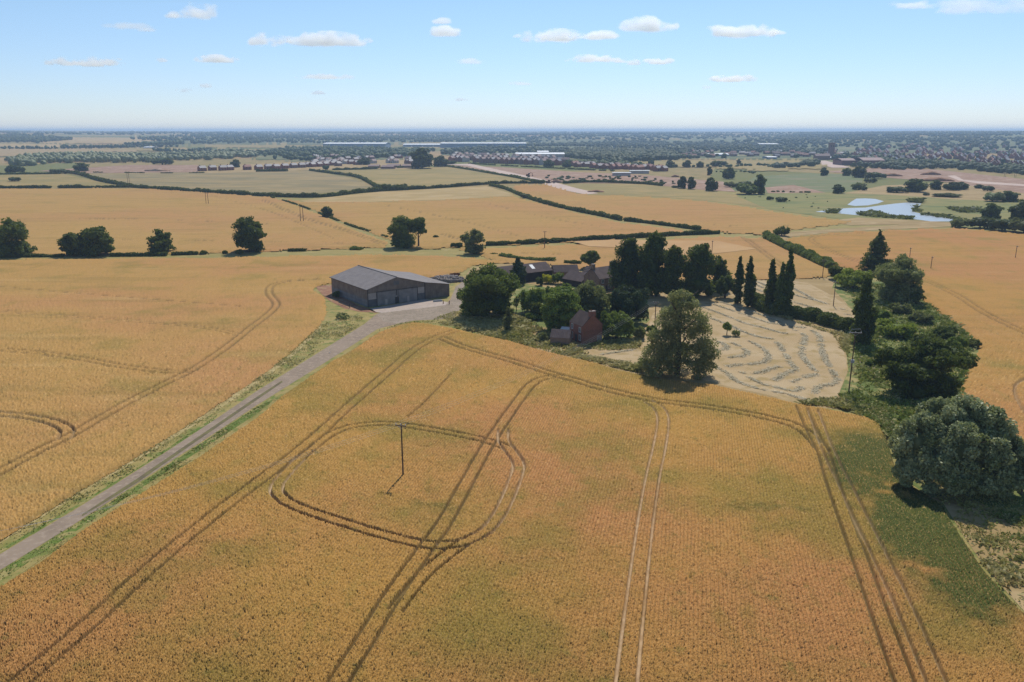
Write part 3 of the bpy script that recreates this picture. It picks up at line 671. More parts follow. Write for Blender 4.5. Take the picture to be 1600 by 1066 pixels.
def trunk_mb(h, r, lean=0.0, limbs=4, spread=.25, w=6.0):
    m = MB(); m.tube([(0, 0, -.1), (r * .2, 0, h * .2), (lean * .5, 0, h * .45), (lean, 0, h * .72)], [r * 1.25, r, r * .75, r * .3], 8)
    for k in range(limbs):
        a = k * 2.4 + random.random(); z = h * (.28 + .1 * k); R = w * spread
        m.tube([(0, 0, z), (math.cos(a) * R * .5, math.sin(a) * R * .5, z + h * .1), (math.cos(a) * R, math.sin(a) * R, z + h * .2)], [r * .5, r * .35, r * .12], 6)
    return m

def spot(x0, x1, yt, yb, ground=True, depth=None):
    """width, height, place of a plant from its outline in the survey picture"""
    cx = (x0 + x1) / 2; b = P(cx, yb); w = (x1 - x0) / F * math.hypot(b[1], H) * 1.0
    Y = b[1] + (w * .42 if ground else w * .1)
    X = (cx - 800) / F * (Y * math.cos(PITCH) + H * math.sin(PITCH))
    w = (x1 - x0) / F * (Y * math.cos(PITCH) + H * math.sin(PITCH))
    return X, Y, w, ztop(cx, yt, Y) if Y < 1700 else max(6, ztop(cx, yt, Y) - T(X, Y))

def plant(name, box, kind, leaf, label, cat='tree', group=None, n=3000, size=.4, trunk=.35, ground=True, dscale=1.0, core=.6, sub=10, lobes=None, lean=0.0, limbs=4, crown='crown', aspect=.55, wide=1.0, subr=.42, fill=.12, hs=1.0):
    X, Y, w, h = spot(*box, ground=ground); w *= wide; h *= hs
    root = empty(name, (X, Y, float(T(X, Y)))); tag(root, label, cat, group)
    lb = lobes(w, h) if lobes else lobes_for(kind, w, w * dscale, h, ground)
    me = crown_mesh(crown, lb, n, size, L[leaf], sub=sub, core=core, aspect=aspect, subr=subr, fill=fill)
    link(crown, me, root)
    if trunk: trunk_mb(h, trunk, lean, limbs, .25, w).build('trunk' if cat == 'tree' else 'stem', M['bark'], root)
    return root

OAKS = 'trees along the old hedge line'
plant('oak_tree', (-6, 50, 340, 404), 'spread', 'oak', 'dark spreading oak cut by the left edge of the photo', group=OAKS, n=5200, size=.55)
plant('oak_tree', (97, 142, 362, 402), 'round', 'oak', 'lower left half of the merged pair of oaks in the wheat', group=OAKS, n=3600, size=.55)
plant('oak_tree', (127, 181, 352, 403), 'spread', 'oak', 'taller right half of the merged pair of oaks in the wheat', group=OAKS, n=5000, size=.55)
plant('oak_tree', (232, 273, 358, 398), 'spread', 'oak', 'small ragged oak standing alone between the oak pair and the tall oak', group=OAKS, n=2600, size=.55)
plant('oak_tree', (367, 417, 338, 397), 'tall', 'dark', 'tall dark upright oak, rightmost of the row along the old hedge', group=OAKS, n=5200, size=.55)
plant('round_tree', (501, 521, 322, 340), 'round', 'dark', 'small round dark tree alone on the ditch through the wheat', n=1500, size=.55)
plant('broadleaf_tree', (606, 652, 337, 389), 'tall', 'oak', 'large dark tree beside the field gateway behind the barn', n=4600, size=.5)
plant('broadleaf_tree', (640, 668, 336, 387), 'round', 'oak', 'tree with a bare trunk right of the large gateway tree', n=2600, size=.5, ground=False, trunk=.4,
      lobes=lambda w, h: [(0, 0, h * .72, w * .42, w * .42, h * .22), (w * .25, 0, h * .55, w * .28, w * .28, h * .16), (-w * .2, 0, h * .6, w * .3, w * .3, h * .2)])
plant('broadleaf_tree', (722, 759, 357, 399), 'spread', 'sparse', 'grey-green tree with a spiky top between two hedges behind the farm', n=3000, size=.5)
plant('sapling', (676, 686, 366, 373), 'bush', 'sparse', 'tiny lone sapling in the wheat near the gateway', n=200, size=.5, trunk=.15)
# around the farm
plant('willow_tree', (715, 812, 413, 503), 'round', 'mid', 'big light-topped green willow standing right of the grey barn', n=17000, size=.38, sub=14, subr=.36)
plant('conifer_tree', (800, 821, 402, 446), 'column', 'conifer', 'dark slim conifer in front of the black cart shed', n=2200, size=.4)
plant('garden_tree', (812, 852, 440, 492), 'bush', 'mid', 'loose bushy tree right of the big willow', n=4500, size=.36, fill=.25, wide=1.15)
plant('garden_tree', (848, 906, 446, 522), 'tall', 'mid', 'large dark green tree directly left of the derelict brick house', wide=1.15, n=12000, size=.38, sub=12)
plant('garden_tree', (896, 950, 438, 508), 'round', 'sparse', 'grey-green rounded tree behind the derelict brick house', wide=1.15, n=9500, size=.38)
plant('yew_tree', (952, 1012, 434, 511), 'bush', 'conifer', 'large nearly black dense evergreen right of the grey-green garden tree', n=9000, size=.4)
plant('garden_tree', (938, 988, 478, 534), 'bush', 'mid', 'dense fresh green tree touching the right side of the derelict brick house', wide=1.15, n=8500, size=.36)
for box_, lf_, lb_, k_ in (((906, 940, 468, 506), 'sparse', 'grey-green bush behind the chimney of the derelict brick house', 1500), ((852, 884, 444, 474), 'mid', 'bushy green tree below the golden shrub', 1800), ((882, 912, 452, 482), 'oak', 'dark bush between the pantile shed and the large garden tree', 1800),
                          ((930, 958, 452, 486), 'oak', 'dark green bush under the farmhouse windows', 1600), ((826, 862, 466, 500), 'oak', 'dark bushy tree in the shade left of the large garden tree', 2600), ((836, 858, 450, 472), 'mid', 'pale feathery bush right of the dark slim conifer', 1000), ((984, 1004, 470, 500), 'oak', 'dark bush joining the nearly black evergreen on its right', 1200)):
    plant('garden_bush', box_, 'bush', lf_, lb_, cat='shrub', n=k_, size=.36, trunk=.12, crown='foliage')
plant('golden_shrub', (847, 867, 426, 444), 'bush', 'yellow', 'bright yellow golden-leaved shrub below the black cart shed', cat='shrub', n=900, size=.4, trunk=.1, crown='foliage')
plant('garden_shrub', (862, 882, 421, 445), 'bush', 'mid', 'round green shrub right of the golden shrub', cat='shrub', n=900, size=.4, trunk=.1, crown='foliage')
plant('garden_shrub', (838, 850, 430, 447), 'bush', 'dark', 'dark purple-brown shrub left of the golden shrub', cat='shrub', n=500, size=.4, trunk=.1, crown='foliage')
plant('garden_shrub', (878, 893, 440, 458), 'bush', 'mid', 'pale green bush in front of the pantile shed', cat='shrub', n=700, size=.4, trunk=.1, crown='foliage')
plant('garden_shrub', (820, 846, 488, 502), 'bush', 'mid', 'low green bush at the foot of the large garden tree', cat='shrub', n=900, size=.35, trunk=.1, crown='foliage')
plant('round_tree', (906, 937, 390, 421), 'round', 'oak', 'round-headed tree behind the farmhouse roof', n=2600, size=.45, ground=False)
PARK = 'tall dark trees behind the farmhouse'
plant('lime_tree', (953, 1006, 368, 462), 'tall', 'dark', 'leftmost of the tall black-green trees beside the farmhouse', group=PARK, n=8000, size=.42, dscale=.8)
plant('lime_tree', (992, 1042, 361, 466), 'tall', 'dark', 'tallest of the black-green trees beside the farmhouse', group=PARK, n=8000, size=.42, dscale=.8)
plant('lime_tree', (1026, 1070, 381, 470), 'tall', 'dark', 'pointed third of the black-green trees from the farmhouse', group=PARK, n=7000, size=.42, dscale=.8)
plant('lime_tree', (1062, 1118, 379, 468), 'tall', 'dark', 'broad round-topped black-green tree, fourth from the farmhouse', group=PARK, n=8000, size=.42, dscale=.9)
plant('lime_tree', (1106, 1140, 400, 458), 'round', 'dark', 'lower tree leaning out right of the black-green tree row', group=PARK, n=3600, size=.42)
plant('holly_bush', (1118, 1147, 424, 468), 'bush', 'dark', 'round dark bush left of the two slim poplars', cat='shrub', n=2800, size=.4, crown='foliage')
POP = 'upright poplars at the hay meadow'
plant('poplar_tree', (1145, 1159, 401, 475), 'column', 'dark', 'slimmest poplar, first from the round dark bush', group=POP, n=2200, size=.38, core=.6)
plant('poplar_tree', (1159, 1177, 402, 481), 'column', 'dark', 'slim poplar, second from the round dark bush', group=POP, n=2600, size=.38, core=.6)
plant('poplar_tree', (1193, 1212, 405, 490), 'column', 'dark', 'blunt poplar left of the twin poplars in the middle of the meadow hedge', group=POP, n=2800, size=.38, core=.6)
plant('poplar_tree', (1209, 1225, 410, 495), 'column', 'dark', 'shorter of the twin poplars in the meadow hedge', group=POP, n=2600, size=.38, core=.6)
plant('poplar_tree', (1218, 1236, 388, 494), 'column', 'dark', 'tallest poplar with a pointed tip in the meadow hedge', group=POP, n=3200, size=.38, core=.6)
plant('poplar_tree', (1328, 1361, 434, 540), 'column', 'dark', 'broad lone poplar at the right end of the meadow hedge', group=POP, n=7500, size=.36, sub=13, core=.66)
plant('spruce_tree', (1346, 1390, 363, 428), 'cone', 'dark', 'tall dark ragged tree rising behind the grey willow', n=4200, size=.42, sub=12)
plant('willow_tree', (1364, 1443, 398, 477), 'spread', 'sparse', 'large grey-green willow at the edge of the eastern wheat', n=12000, size=.38, subr=.36, sub=13)
plant('elder_tree', (1305, 1359, 412, 455), 'bush', 'lime', 'light yellow-green low tree left of the grey willow', n=5000, size=.38)
plant('elder_tree', (1292, 1317, 411, 438), 'bush', 'dark', 'small dark tree at the end of the tall field hedge', n=1800, size=.4)
plant('field_shrub', (1209, 1233, 352, 370), 'bush', 'oak', 'round dark shrub at the far end of the tall field hedge', cat='shrub', n=1300, size=.45, crown='foliage')
# foreground right
def near_willow(w, h):
    return [(0, 0, h * .88, w * .17, w * .16, h * .11), (.02 * w, 0, h * .76, w * .24, w * .22, h * .13), (-.10 * w, 0, h * .64, w * .25, w * .24, h * .14), (.14 * w, .05 * w, h * .60, w * .27, w * .25, h * .15),
            (-.24 * w, -.05 * w, h * .44, w * .24, w * .22, h * .15), (.02 * w, -.02 * w, h * .46, w * .28, w * .25, h * .16), (.26 * w, -.02 * w, h * .44, w * .24, w * .22, h * .15),
            (-.34 * w, -.06 * w, h * .24, w * .22, w * .22, h * .16), (-.08 * w, -.12 * w, h * .24, w * .30, w * .24, h * .18), (.2 * w, -.1 * w, h * .24, w * .26, w * .22, h * .17), (.38 * w, -.04 * w, h * .27, w * .17, w * .17, h * .13),
            (-.28 * w, -.14 * w, h * .12, w * .26, w * .22, h * .15), (.06 * w, -.20 * w, h * .12, w * .32, w * .2, h * .15), (.34 * w, -.14 * w, h * .11, w * .2, w * .18, h * .14), (0, .2 * w, h * .15, w * .4, w * .2, h * .17), (-.38 * w, .0, h * .1, w * .18, w * .2, h * .13)]
plant('white_willow', (1003, 1113, 452, 598), None, 'airy', 'large airy grey-green willow with a dark trunk showing, at the field edge', n=36000, size=.24, lobes=near_willow, core=0, fill=.35, trunk=.62, limbs=6, sub=12, subr=.45, hs=1.0)
plant('sycamore_tree', (1371, 1503, 527, 632), 'spread', 'dark', 'broad black-green tree in the scrub belt behind the silver willow', n=17000, size=.36, sub=15, subr=.34, dscale=.8)
def broad_willow(w, h):
    return [(-.30 * w, .04 * w, h * .52, w * .19, w * .2, h * .32), (-.12 * w, .12 * w, h * .66, w * .2, w * .2, h * .32), (.08 * w, .14 * w, h * .68, w * .2, w * .2, h * .31), (.27 * w, .08 * w, h * .60, w * .2, w * .2, h * .33),
            (-.05 * w, -.10 * w, h * .50, w * .24, w * .2, h * .34), (.18 * w, -.14 * w, h * .42, w * .2, w * .18, h * .3), (.36 * w, -.02 * w, h * .42, w * .14, w * .16, h * .26), (-.22 * w, -.12 * w, h * .32, w * .18, w * .16, h * .24), (.02 * w, .1 * w, h * .45, w * .36, w * .25, h * .38), (-.33 * w, -.05 * w, h * .24, w * .15, w * .16, h * .22), (-.12 * w, -.2 * w, h * .2, w * .2, w * .14, h * .2), (.12 * w, -.22 * w, h * .17, w * .2, w * .14, h * .18), (.32 * w, -.14 * w, h * .18, w * .18, w * .15, h * .2)]
plant('silver_willow', (1384, 1588, 622, 800), None, 'willow', 'large silvery round-topped willow at the right edge of the foreground', n=75000, size=.27, lobes=broad_willow, sub=26, subr=.30, hs=.95, wide=.94, trunk=.5, core=.4, fill=.25)
plant('willow_tree', (1562, 1625, 672, 782), 'bush', 'sparse', 'grey-green bush cut by the right edge beside the silver willow', n=5500, size=.25, fill=.4, core=0)
SCR = 'shrubs in the scrub belt'
for box, leaf, lab, k in [
    ((1361, 1391, 482, 502), 'mid', 'low green bush right of the lone broad poplar', 1500), ((1368, 1431, 496, 531), 'lime', 'yellow-green spreading bush above the black-green tree', 4200),
    ((1422, 1457, 485, 508), 'sparse', 'grey-green bush touching the eastern wheat', 1800), ((1390, 1424, 470, 492), 'sparse', 'loose grey bush below the grey-green willow', 1600),
    ((1456, 1491, 507, 532), 'dark', 'dark bush right of the yellow-green spreading bush', 2000), ((1424, 1475, 518, 552), 'oak', 'dark bush behind the top of the black-green tree', 3000),
    ((1476, 1506, 524, 551), 'mid', 'round bush at the right of the black-green tree', 1900), ((1512, 1530, 529, 545), 'sparse', 'small grey shrub at the notch of the eastern wheat', 800),
    ((1352, 1366, 560, 574), 'mid', 'small shrub left of the black-green tree', 500), ((1400, 1440, 452, 478), 'oak', 'dark skirt of bush under the grey-green willow', 1500)]:
    plant('scrub_bush', box, 'bush', leaf, lab, cat='shrub', group=SCR, n=k, size=.34, trunk=.1, crown='foliage', fill=.2)
plant('thorn_sapling', (1128, 1143, 503, 524), 'round', 'mid', 'small lone sapling in the hay meadow', n=700, size=.28, trunk=.12, ground=False, core=0, fill=.4)
plant('meadow_shrub', (1143, 1156, 515, 527), 'bush', 'sparse', 'low shrub beside the lone sapling in the hay meadow', cat='shrub', n=400, size=.26, trunk=.06, crown='foliage', core=0, fill=.5)
plant('ivy_stump', (787, 801, 480, 520), 'column', 'sparse', 'narrow ivy-clad stump on the dry grass below the big willow', cat='stump', n=900, size=.3, trunk=.3, crown='foliage', core=.5)
plant('garden_shrub', (1010, 1027, 506, 524), 'bush', 'mid', 'round bush at the foot of the pole left of the airy willow', cat='shrub', n=900, size=.32, trunk=.1, crown='foliage')
plant('garden_shrub', (988, 1010, 508, 532), 'bush', 'sparse', 'pale bush between the fresh green tree and the airy willow', cat='shrub', n=1100, size=.32, trunk=.1, crown='foliage')
plant('garden_shrub', (840, 856, 518, 534), 'bush', 'sparse', 'grey tuft of shrub left of the brick outhouse', cat='shrub', n=600, size=.3, trunk=.08, crown='foliage')
plant('garden_sapling', (802, 812, 462, 487), 'round', 'mid', 'thin-stemmed young tree, left of two between the willow and the garden trees', n=350, size=.3, trunk=.1, ground=False, core=0)
plant('garden_sapling', (812, 822, 452, 486), 'round', 'sparse', 'thin-stemmed young tree, right of two between the willow and the garden trees', n=350, size=.3, trunk=.1, ground=False, core=0)
plant('yard_shrub', (523, 545, 508 - 20, 500), 'bush', 'sparse', 'low weedy shrub on the bank left of the barn', cat='shrub', n=700, size=.25, trunk=.05, crown='foliage', core=0, fill=.5)
plant('yard_shrub', (520, 532, 453, 466), 'bush', 'dark', 'dark shrub against the left wall of the barn', cat='shrub', n=500, size=.3, trunk=.05, crown='foliage')
for box, lab in [((313, 324, 390, 398), 'small hedge shrub between the small ragged oak and the tall oak'), ((348, 355, 391, 397), 'tiny hedge shrub just left of the tall dark oak'), ((368, 382, 388, 399), 'low bush at the foot of the tall dark oak'),
                 ((545, 568, 385, 391), 'dark low shrub left of the gateway trees'), ((765, 778, 396, 400), 'first low clump right of the spiky grey-green tree'), ((780, 791, 397, 402), 'second low clump right of the spiky grey-green tree')]:
    plant('hedge_shrub', box, 'bush', 'oak', lab, cat='shrub', n=350, size=.5, trunk=.08, crown='foliage')

# mid-distance trees: each its own thing, crown and trunk copied from a few kinds
protos = {}
def far_tree(box, leaf, label, group='trees in the river valley', kind='round'):
    X, Y, w, h = spot(*box)
    key = (leaf, kind)
    if key not in protos:
        r = empty('valley_tree', (0, 0, 0)); link('crown', crown_mesh('crown', lobes_for(kind, 10, 10, 10), 1900, .6, L[leaf], sub=9), r)
        trunk_mb(10, .35, 0, 2, .2, 8).build('trunk', M['bark'], r); protos[key] = r; o = r
    else: o = dup(protos[key], (0, 0, 0))
    o.location = (X, Y, float(T(X, Y))); o.scale = (w / 10, w / 10, max(h, 2) / 10); o.rotation_euler = (0, 0, random.uniform(0, 6.28))
    tag(o, label, 'tree', group)
for box, leaf, lab, kind in [
    ((640, 679, 231, 264), 'far', 'big dark tree standing among the houses of the new estate', 'round'), ((676, 700, 243, 261), 'far', 'lower green tree right of the big estate tree', 'round'), ((695, 713, 249, 257), 'far', 'low bushy tree at the end of the estate trees', 'bush'),
    ((558, 580, 246, 258), 'far', 'green tree between the pale-roofed houses', 'round'), ((504, 514, 256, 266), 'far', 'small dark tree in front of the pale-roofed houses', 'bush'),
    ((12, 36, 254, 272), 'far', 'dark bushy tree, leftmost below the grey willow belt', 'bush'), ((115, 140, 254, 268), 'far', 'dark rounded tree below the grey willow belt', 'round'), ((14, 31, 275, 284), 'far', 'dark round bush in the dry pasture at far left', 'bush'), ((80, 105, 262, 272), 'far', 'dark bush right of the leftmost bushy tree', 'bush'), ((117, 126, 286, 294), 'far', 'small thorn in the hedge at far left', 'bush'),
    ((240, 268, 244, 258), 'far', 'dark tree mass above the bare site at left', 'bush'), ((360, 376, 249, 262), 'far', 'round tree right of the white-roofed houses', 'round'),
    ((1058, 1073, 275, 295), 'far', 'left of the three dark trees above the upper wheat', 'round'), ((1073, 1087, 276, 296), 'far', 'middle of the three dark trees above the upper wheat', 'round'), ((1101, 1121, 277, 299), 'far', 'largest of the three dark trees above the upper wheat', 'round'), ((1050, 1062, 289, 294), 'far', 'low bush left of the three dark trees', 'bush'),
    ((1128, 1148, 261, 280), 'far', 'lone dark round tree in the dry meadow beyond the three trees', 'round'), ((1149, 1186, 285, 305), 'mid', 'broad light green tree left of the ponds', 'bush'), ((1176, 1196, 272, 304), 'far', 'tall loose tree behind the broad light green tree', 'round'), ((1150, 1175, 280, 296), 'far', 'dark trees behind the broad light green tree', 'bush'), ((1130, 1150, 283, 293), 'sparse', 'grey low bushes left of the broad light green tree', 'bush'),
    ((1300, 1319, 288, 303), 'far', 'oak alone on the meadow path above the small pond', 'round'), ((1281, 1294, 262, 275), 'far', 'round tree below the church tower', 'round'), ((1315, 1331, 262, 275), 'sparse', 'grey-green tree by the building site', 'round'), ((1331, 1353, 259, 278), 'far', 'large tree right of the grey-green tree by the building site', 'round'), ((1352, 1381, 266, 280), 'far', 'wide dark bushes beside the building site', 'bush'),
    ((1211, 1229, 306, 316), 'far', 'dark bush, right of two in the wet meadow', 'bush'), ((1198, 1208, 305, 313), 'far', 'dark bush, left of two in the wet meadow', 'bush'),
    ((1331, 1352, 284, 297), 'sparse', 'pale bush line at the corner of the green meadow', 'bush'), ((1346, 1355, 290, 298), 'far', 'small dark bush below the pale bush line', 'bush'), ((1350, 1368, 276, 286), 'far', 'upper bushes along the green meadow', 'bush'),
    ((1386, 1416, 289, 302), 'far', 'dark bushes left of the domed tree above the ponds', 'bush'), ((1412, 1447, 279, 301), 'far', 'big domed dark tree above the ponds', 'round'), ((1452, 1471, 281, 297), 'far', 'dark tree right of the domed tree', 'round'), ((1474, 1500, 284, 298), 'far', 'tree clump in the middle of the bank above the ponds', 'round'), ((1492, 1512, 284, 297), 'far', 'tree clump right of the middle clump', 'round'), ((1522, 1536, 288, 295), 'far', 'small round tree on the bank near the haul road', 'round'), ((1535, 1551, 288, 299), 'far', 'dark round bush on the bank near the haul road', 'bush'),
    ((1535, 1566, 297, 316), 'willow', 'pale feathery willow at the right, left half of the clump', 'bush'), ((1560, 1590, 298, 316), 'far', 'darker willow at the right, right half of the clump', 'round'), ((1443, 1452, 300, 306), 'far', 'small shrub on the dry strip', 'bush'), ((1458, 1500, 301, 309), 'sparse', 'row of low shrubs on the dry strip', 'bush'),
    ((1532, 1563, 317, 346), 'far', 'round dark tree at the head of the pond thicket', 'round'), ((1578, 1625, 311, 348), 'far', 'tall tree at the right edge of the pond thicket', 'round'), ((1516, 1546, 334, 358), 'far', 'dark bush in the middle of the pond thicket', 'bush'), ((1486, 1514, 338, 357), 'sparse', 'grey bush at the left end of the pond thicket', 'bush'), ((1546, 1585, 336, 363), 'far', 'broad dark bush at the front of the pond thicket', 'bush'), ((1576, 1625, 336, 367), 'sparse', 'grey-green front bush of the pond thicket at the right edge', 'bush'),
    ((812, 828, 301, 310), 'far', 'dark round bush in the hedge between two wheat fields', 'bush'), ((602, 612, 285, 296), 'far', 'pointed small tree on the thick hedge corner', 'bush'),
    ((848, 866, 249, 262), 'far', 'dark tree in front of the brown terraces', 'round'), ((878, 893, 252, 262), 'far', 'dark tree right of the brown terraces', 'round'),
    ((1040, 1054, 250, 262), 'far', 'tree in the valley meadow, first from the red estate', 'round'), ((1066, 1080, 250, 262), 'far', 'tree in the valley meadow, second from the red estate', 'round'), ((1088, 1100, 252, 262), 'far', 'tree in the valley meadow, third from the red estate', 'round'), ((1104, 1113, 260, 274), 'far', 'small tree in front of the valley meadow lane', 'round'), ((1112, 1136, 248, 261), 'far', 'wide dark tree at the right of the valley meadow trees', 'bush'), ((1150, 1158, 249, 257), 'far', 'tiny dark tree right of the valley meadow trees', 'round'), ((1012, 1022, 249, 258), 'far', 'small tree left of the valley meadow trees', 'round')]:
    far_tree(box, leaf, lab, kind=kind)

# ------------------------------------------------------------------ hedges
def hedge(px_pts, h, w, leaf, label, n, size=.5, gaps=0.0, group='hedges between the fields', name='hedge'):
    """px_pts: foot of the hedge in the survey picture"""
    line = smooth(world(px_pts), 5); seg = np.linalg.norm(np.diff(line, axis=0), axis=1); cum = np.concatenate([[0], np.cumsum(seg)]); tot = cum[-1]
    o = line.mean(0)
    def at(s):
        x = np.interp(s, cum, line[:, 0]); y = np.interp(s, cum, line[:, 1]); x2 = np.interp(s + .5, cum, line[:, 0]); y2 = np.interp(s + .5, cum, line[:, 1]); x1 = np.interp(s - .5, cum, line[:, 0]); y1 = np.interp(s - .5, cum, line[:, 1])
        t = np.stack([x2 - x1, y2 - y1], 1); t /= np.maximum(np.linalg.norm(t, axis=1), 1e-6)[:, None]
        return np.stack([x, y], 1), np.stack([-t[:, 1], t[:, 0]], 1)
    s = rng.uniform(0, tot, n); sd_ = int(rng.integers(1000))
    big = vnoise(s, s * 0, 7, sd_); sm = vnoise(s, s * 0, 2.2, sd_ + 1); hl = h * (.62 + .45 * big + .28 * (sm - .4)); wl = w * (.8 + .4 * sm)
    if gaps > 0: ok = vnoise(s, s * 0, 11, sd_ + 2) > gaps; s, hl, wl = s[ok], hl[ok], wl[ok]
    a = rng.uniform(0, math.pi, len(s)); r = 1 - np.abs(rng.normal(0, .12, len(s)))
    c, nn = at(s); off = np.cos(a) * r * wl / 2; z = np.maximum(.1, np.sin(a) ** .6 * r * hl)
    p = np.column_stack([c + nn * off[:, None], z]); d = np.column_stack([nn * np.cos(a)[:, None], np.sin(a)])
    nr = d * .5 + rng.normal(size=d.shape) * .6; nr /= np.linalg.norm(nr, axis=1)[:, None]
    p[:, :2] -= o; co, fa = leaf_cards(p, nr, size, .6)
    tint = np.repeat(np.clip(.5 * vnoise(s, s * 0, 3, sd_ + 3) + rng.uniform(0, .5, len(s)), 0, 1), 4)
    # added opaque leaf-coloured hull, tinted darker, so light does not pass straight through
    ks = np.arange(0, tot, max(1.2, w * .6)); cc, nc = at(ks); kb = vnoise(ks, ks * 0, 7, sd_); hh = h * (.62 + .45 * kb) * .8; op = vnoise(ks, ks * 0, 11, sd_ + 2) > gaps
    vs, fs = [], []
    for i in range(len(ks)):
        for (u, v) in ((-.34, 0), (-.3, .75), (0, 1), (.3, .75), (.34, 0)):
            vs.append((*(cc[i] - o + nc[i] * w * u), max(.02, v * hh[i])))
    for i in range(len(ks) - 1):
        if op[i] and op[i + 1]:
            for j in range(4): fs.append([i * 5 + j, i * 5 + j + 1, i * 5 + 6 + j]); fs.append([i * 5 + j, i * 5 + 6 + j, i * 5 + 5 + j])
    if fs:
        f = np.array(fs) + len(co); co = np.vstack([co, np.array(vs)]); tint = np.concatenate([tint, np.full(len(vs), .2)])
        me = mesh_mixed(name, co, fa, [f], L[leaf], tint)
    else: me = mesh_np(name, co, fa, L[leaf], dict(tint=tint))
    return tag(link(name, me, None, (o[0], o[1], 0)), label, 'hedge', group)
hedge([(-60, 296), (40, 294.5), (120, 294), (205, 293)], 3.2, 3.5, 'hedge', 'ragged hedge along the far side of the left wheat field', 5000, .7, .2)
hedge([(95, 269), (125, 273.5), (160, 284), (205, 292)], 4.5, 4.5, 'hedge', 'tall overgrown hedge running down to the left wheat field', 3500, .75)
hedge([(205, 293), (235, 295), (320, 300.5), (400, 306), (432, 308)], 3.6, 3.6, 'hedge', 'hedge between the left wheat and the weedy olive field', 4500, .65)
hedge([(432, 308), (500, 308.5), (560, 302), (600, 299), (640, 297)], 4.4, 4.2, 'hedge', 'thick hedge under the weedy olive field', 4500, .65)
hedge([(592, 299), (615, 298), (634, 296.5)], 6.5, 6.5, 'hedge', 'tallest bushy length of hedge at the field corner', 2200, .7)
hedge([(636, 297), (700, 293), (760, 288.5), (800, 287), (852, 287)], 3.6, 3.6, 'hedge', 'dark hedge above the dry pale strip', 4500, .65)
hedge([(484, 267), (520, 271.5), (560, 278), (590, 294)], 4.0, 4.0, 'hedge', 'hedge between the weedy olive field and the golden pasture', 3500, .7)
hedge([(694, 260), (730, 265), (770, 272), (800, 277), (830, 283), (853, 286)], 3.2, 3.2, 'hedge', 'dark hedge left of the pale haul road', 3500, .7)
hedge([(880, 287), (915, 285.5), (960, 286), (1005, 288), (1035, 291)], 3.6, 3.4, 'hedge', 'dark hedge right of the pale haul road', 3000, .7)
hedge([(765, 290), (790, 296), (815, 306.5), (850, 318), (900, 330), (940, 338), (971, 345)], 3.2, 3.2, 'hedge', 'long curving dark hedge between two wheat fields', 7000, .55)
hedge([(976, 345.5), (1010, 349), (1050, 354), (1094, 360)], 2.6, 2.8, 'hedge', 'end length of the curving hedge beyond its gap', 3000, .5)
hedge([(760, 384), (800, 382.5), (860, 379.5), (925, 376), (1000, 371.5), (1060, 368), (1124, 365.5)], 2.8, 2.8, 'hedge', 'long straight dark hedge behind the farm', 8000, .45)
hedge([(705, 386.5), (722, 387)], 2.6, 2.6, 'hedge', 'short hedge left of the spiky grey-green tree', 700, .45)
hedge([(1197, 371), (1225, 386), (1260, 402), (1285, 414), (1300, 420)], 4.0, 5.5, 'hedge_lime', 'tall light green hedge at the edge of the eastern wheat', 9000, .42)
hedge([(782, 402), (800, 405), (835, 408.5), (868, 410)], 2.2, 3.0, 'hedge_lime', 'low green hedge behind the black cart shed', 1600, .4)
hedge([(882, 413), (908, 414.5)], 1.8, 2.2, 'hedge', 'short low hedge left of the round-headed tree', 600, .4)
hedge([(-40, 404), (40, 402), (100, 401.5)], 1.8, 2.2, 'hedge', 'low hedge left of the oak pair', 1200, .45, .25)
hedge([(172, 401), (225, 400.5), (262, 400)], 1.8, 2.0, 'hedge', 'low hedge between the oak pair and the small ragged oak', 900, .45, .2)
hedge([(268, 399), (310, 398)], 1.8, 1.8, 'hedge', 'low hedge right of the small ragged oak', 450, .45, .1)
hedge([(450, 393), (480, 392.5)], 1.5, 2.0, 'hedge', 'short low hedge stub left of the gateway trees', 350, .4, .1)
hedge([(425, 309), (460, 319), (500, 334), (545, 352), (580, 363), (612, 374)], 1.4, 1.8, 'hedge', 'thin weedy ditch hedge crossing the wheat', 2200, .45, .35)
hedge([(1178, 474), (1200, 488), (1240, 495), (1272, 501), (1300, 509), (1330, 518)], 4.2, 5.0, 'hedge', 'thick dark hedge under the poplars', 8000, .38)
hedge([(100, 271), (160, 270), (240, 271), (330, 270.5)], 1.6, 2.5, 'hedge', 'broken low hedge below the bare site', 1200, .7, .45)
hedge([(400, 268.5), (450, 268)], 4.0, 4.5, 'hedge', 'dark hedge below the white-roofed houses', 1800, .7)
hedge([(-20, 273), (30, 272.5), (95, 272)], 3.0, 4.0, 'hedge', 'scrubby hedge above the dry pasture at far left', 1500, .7, .2)
hedge([(520, 266), (580, 264.5), (640, 262)], 3.6, 4.5, 'hedge', 'dark hedge in front of the old farm sheds', 2500, .7, .1)
hedge([(732, 256), (800, 260), (880, 264), (960, 268)], 2.4, 3.0, 'hedge', 'hedge below the brown terraces', 2500, .75, .2)

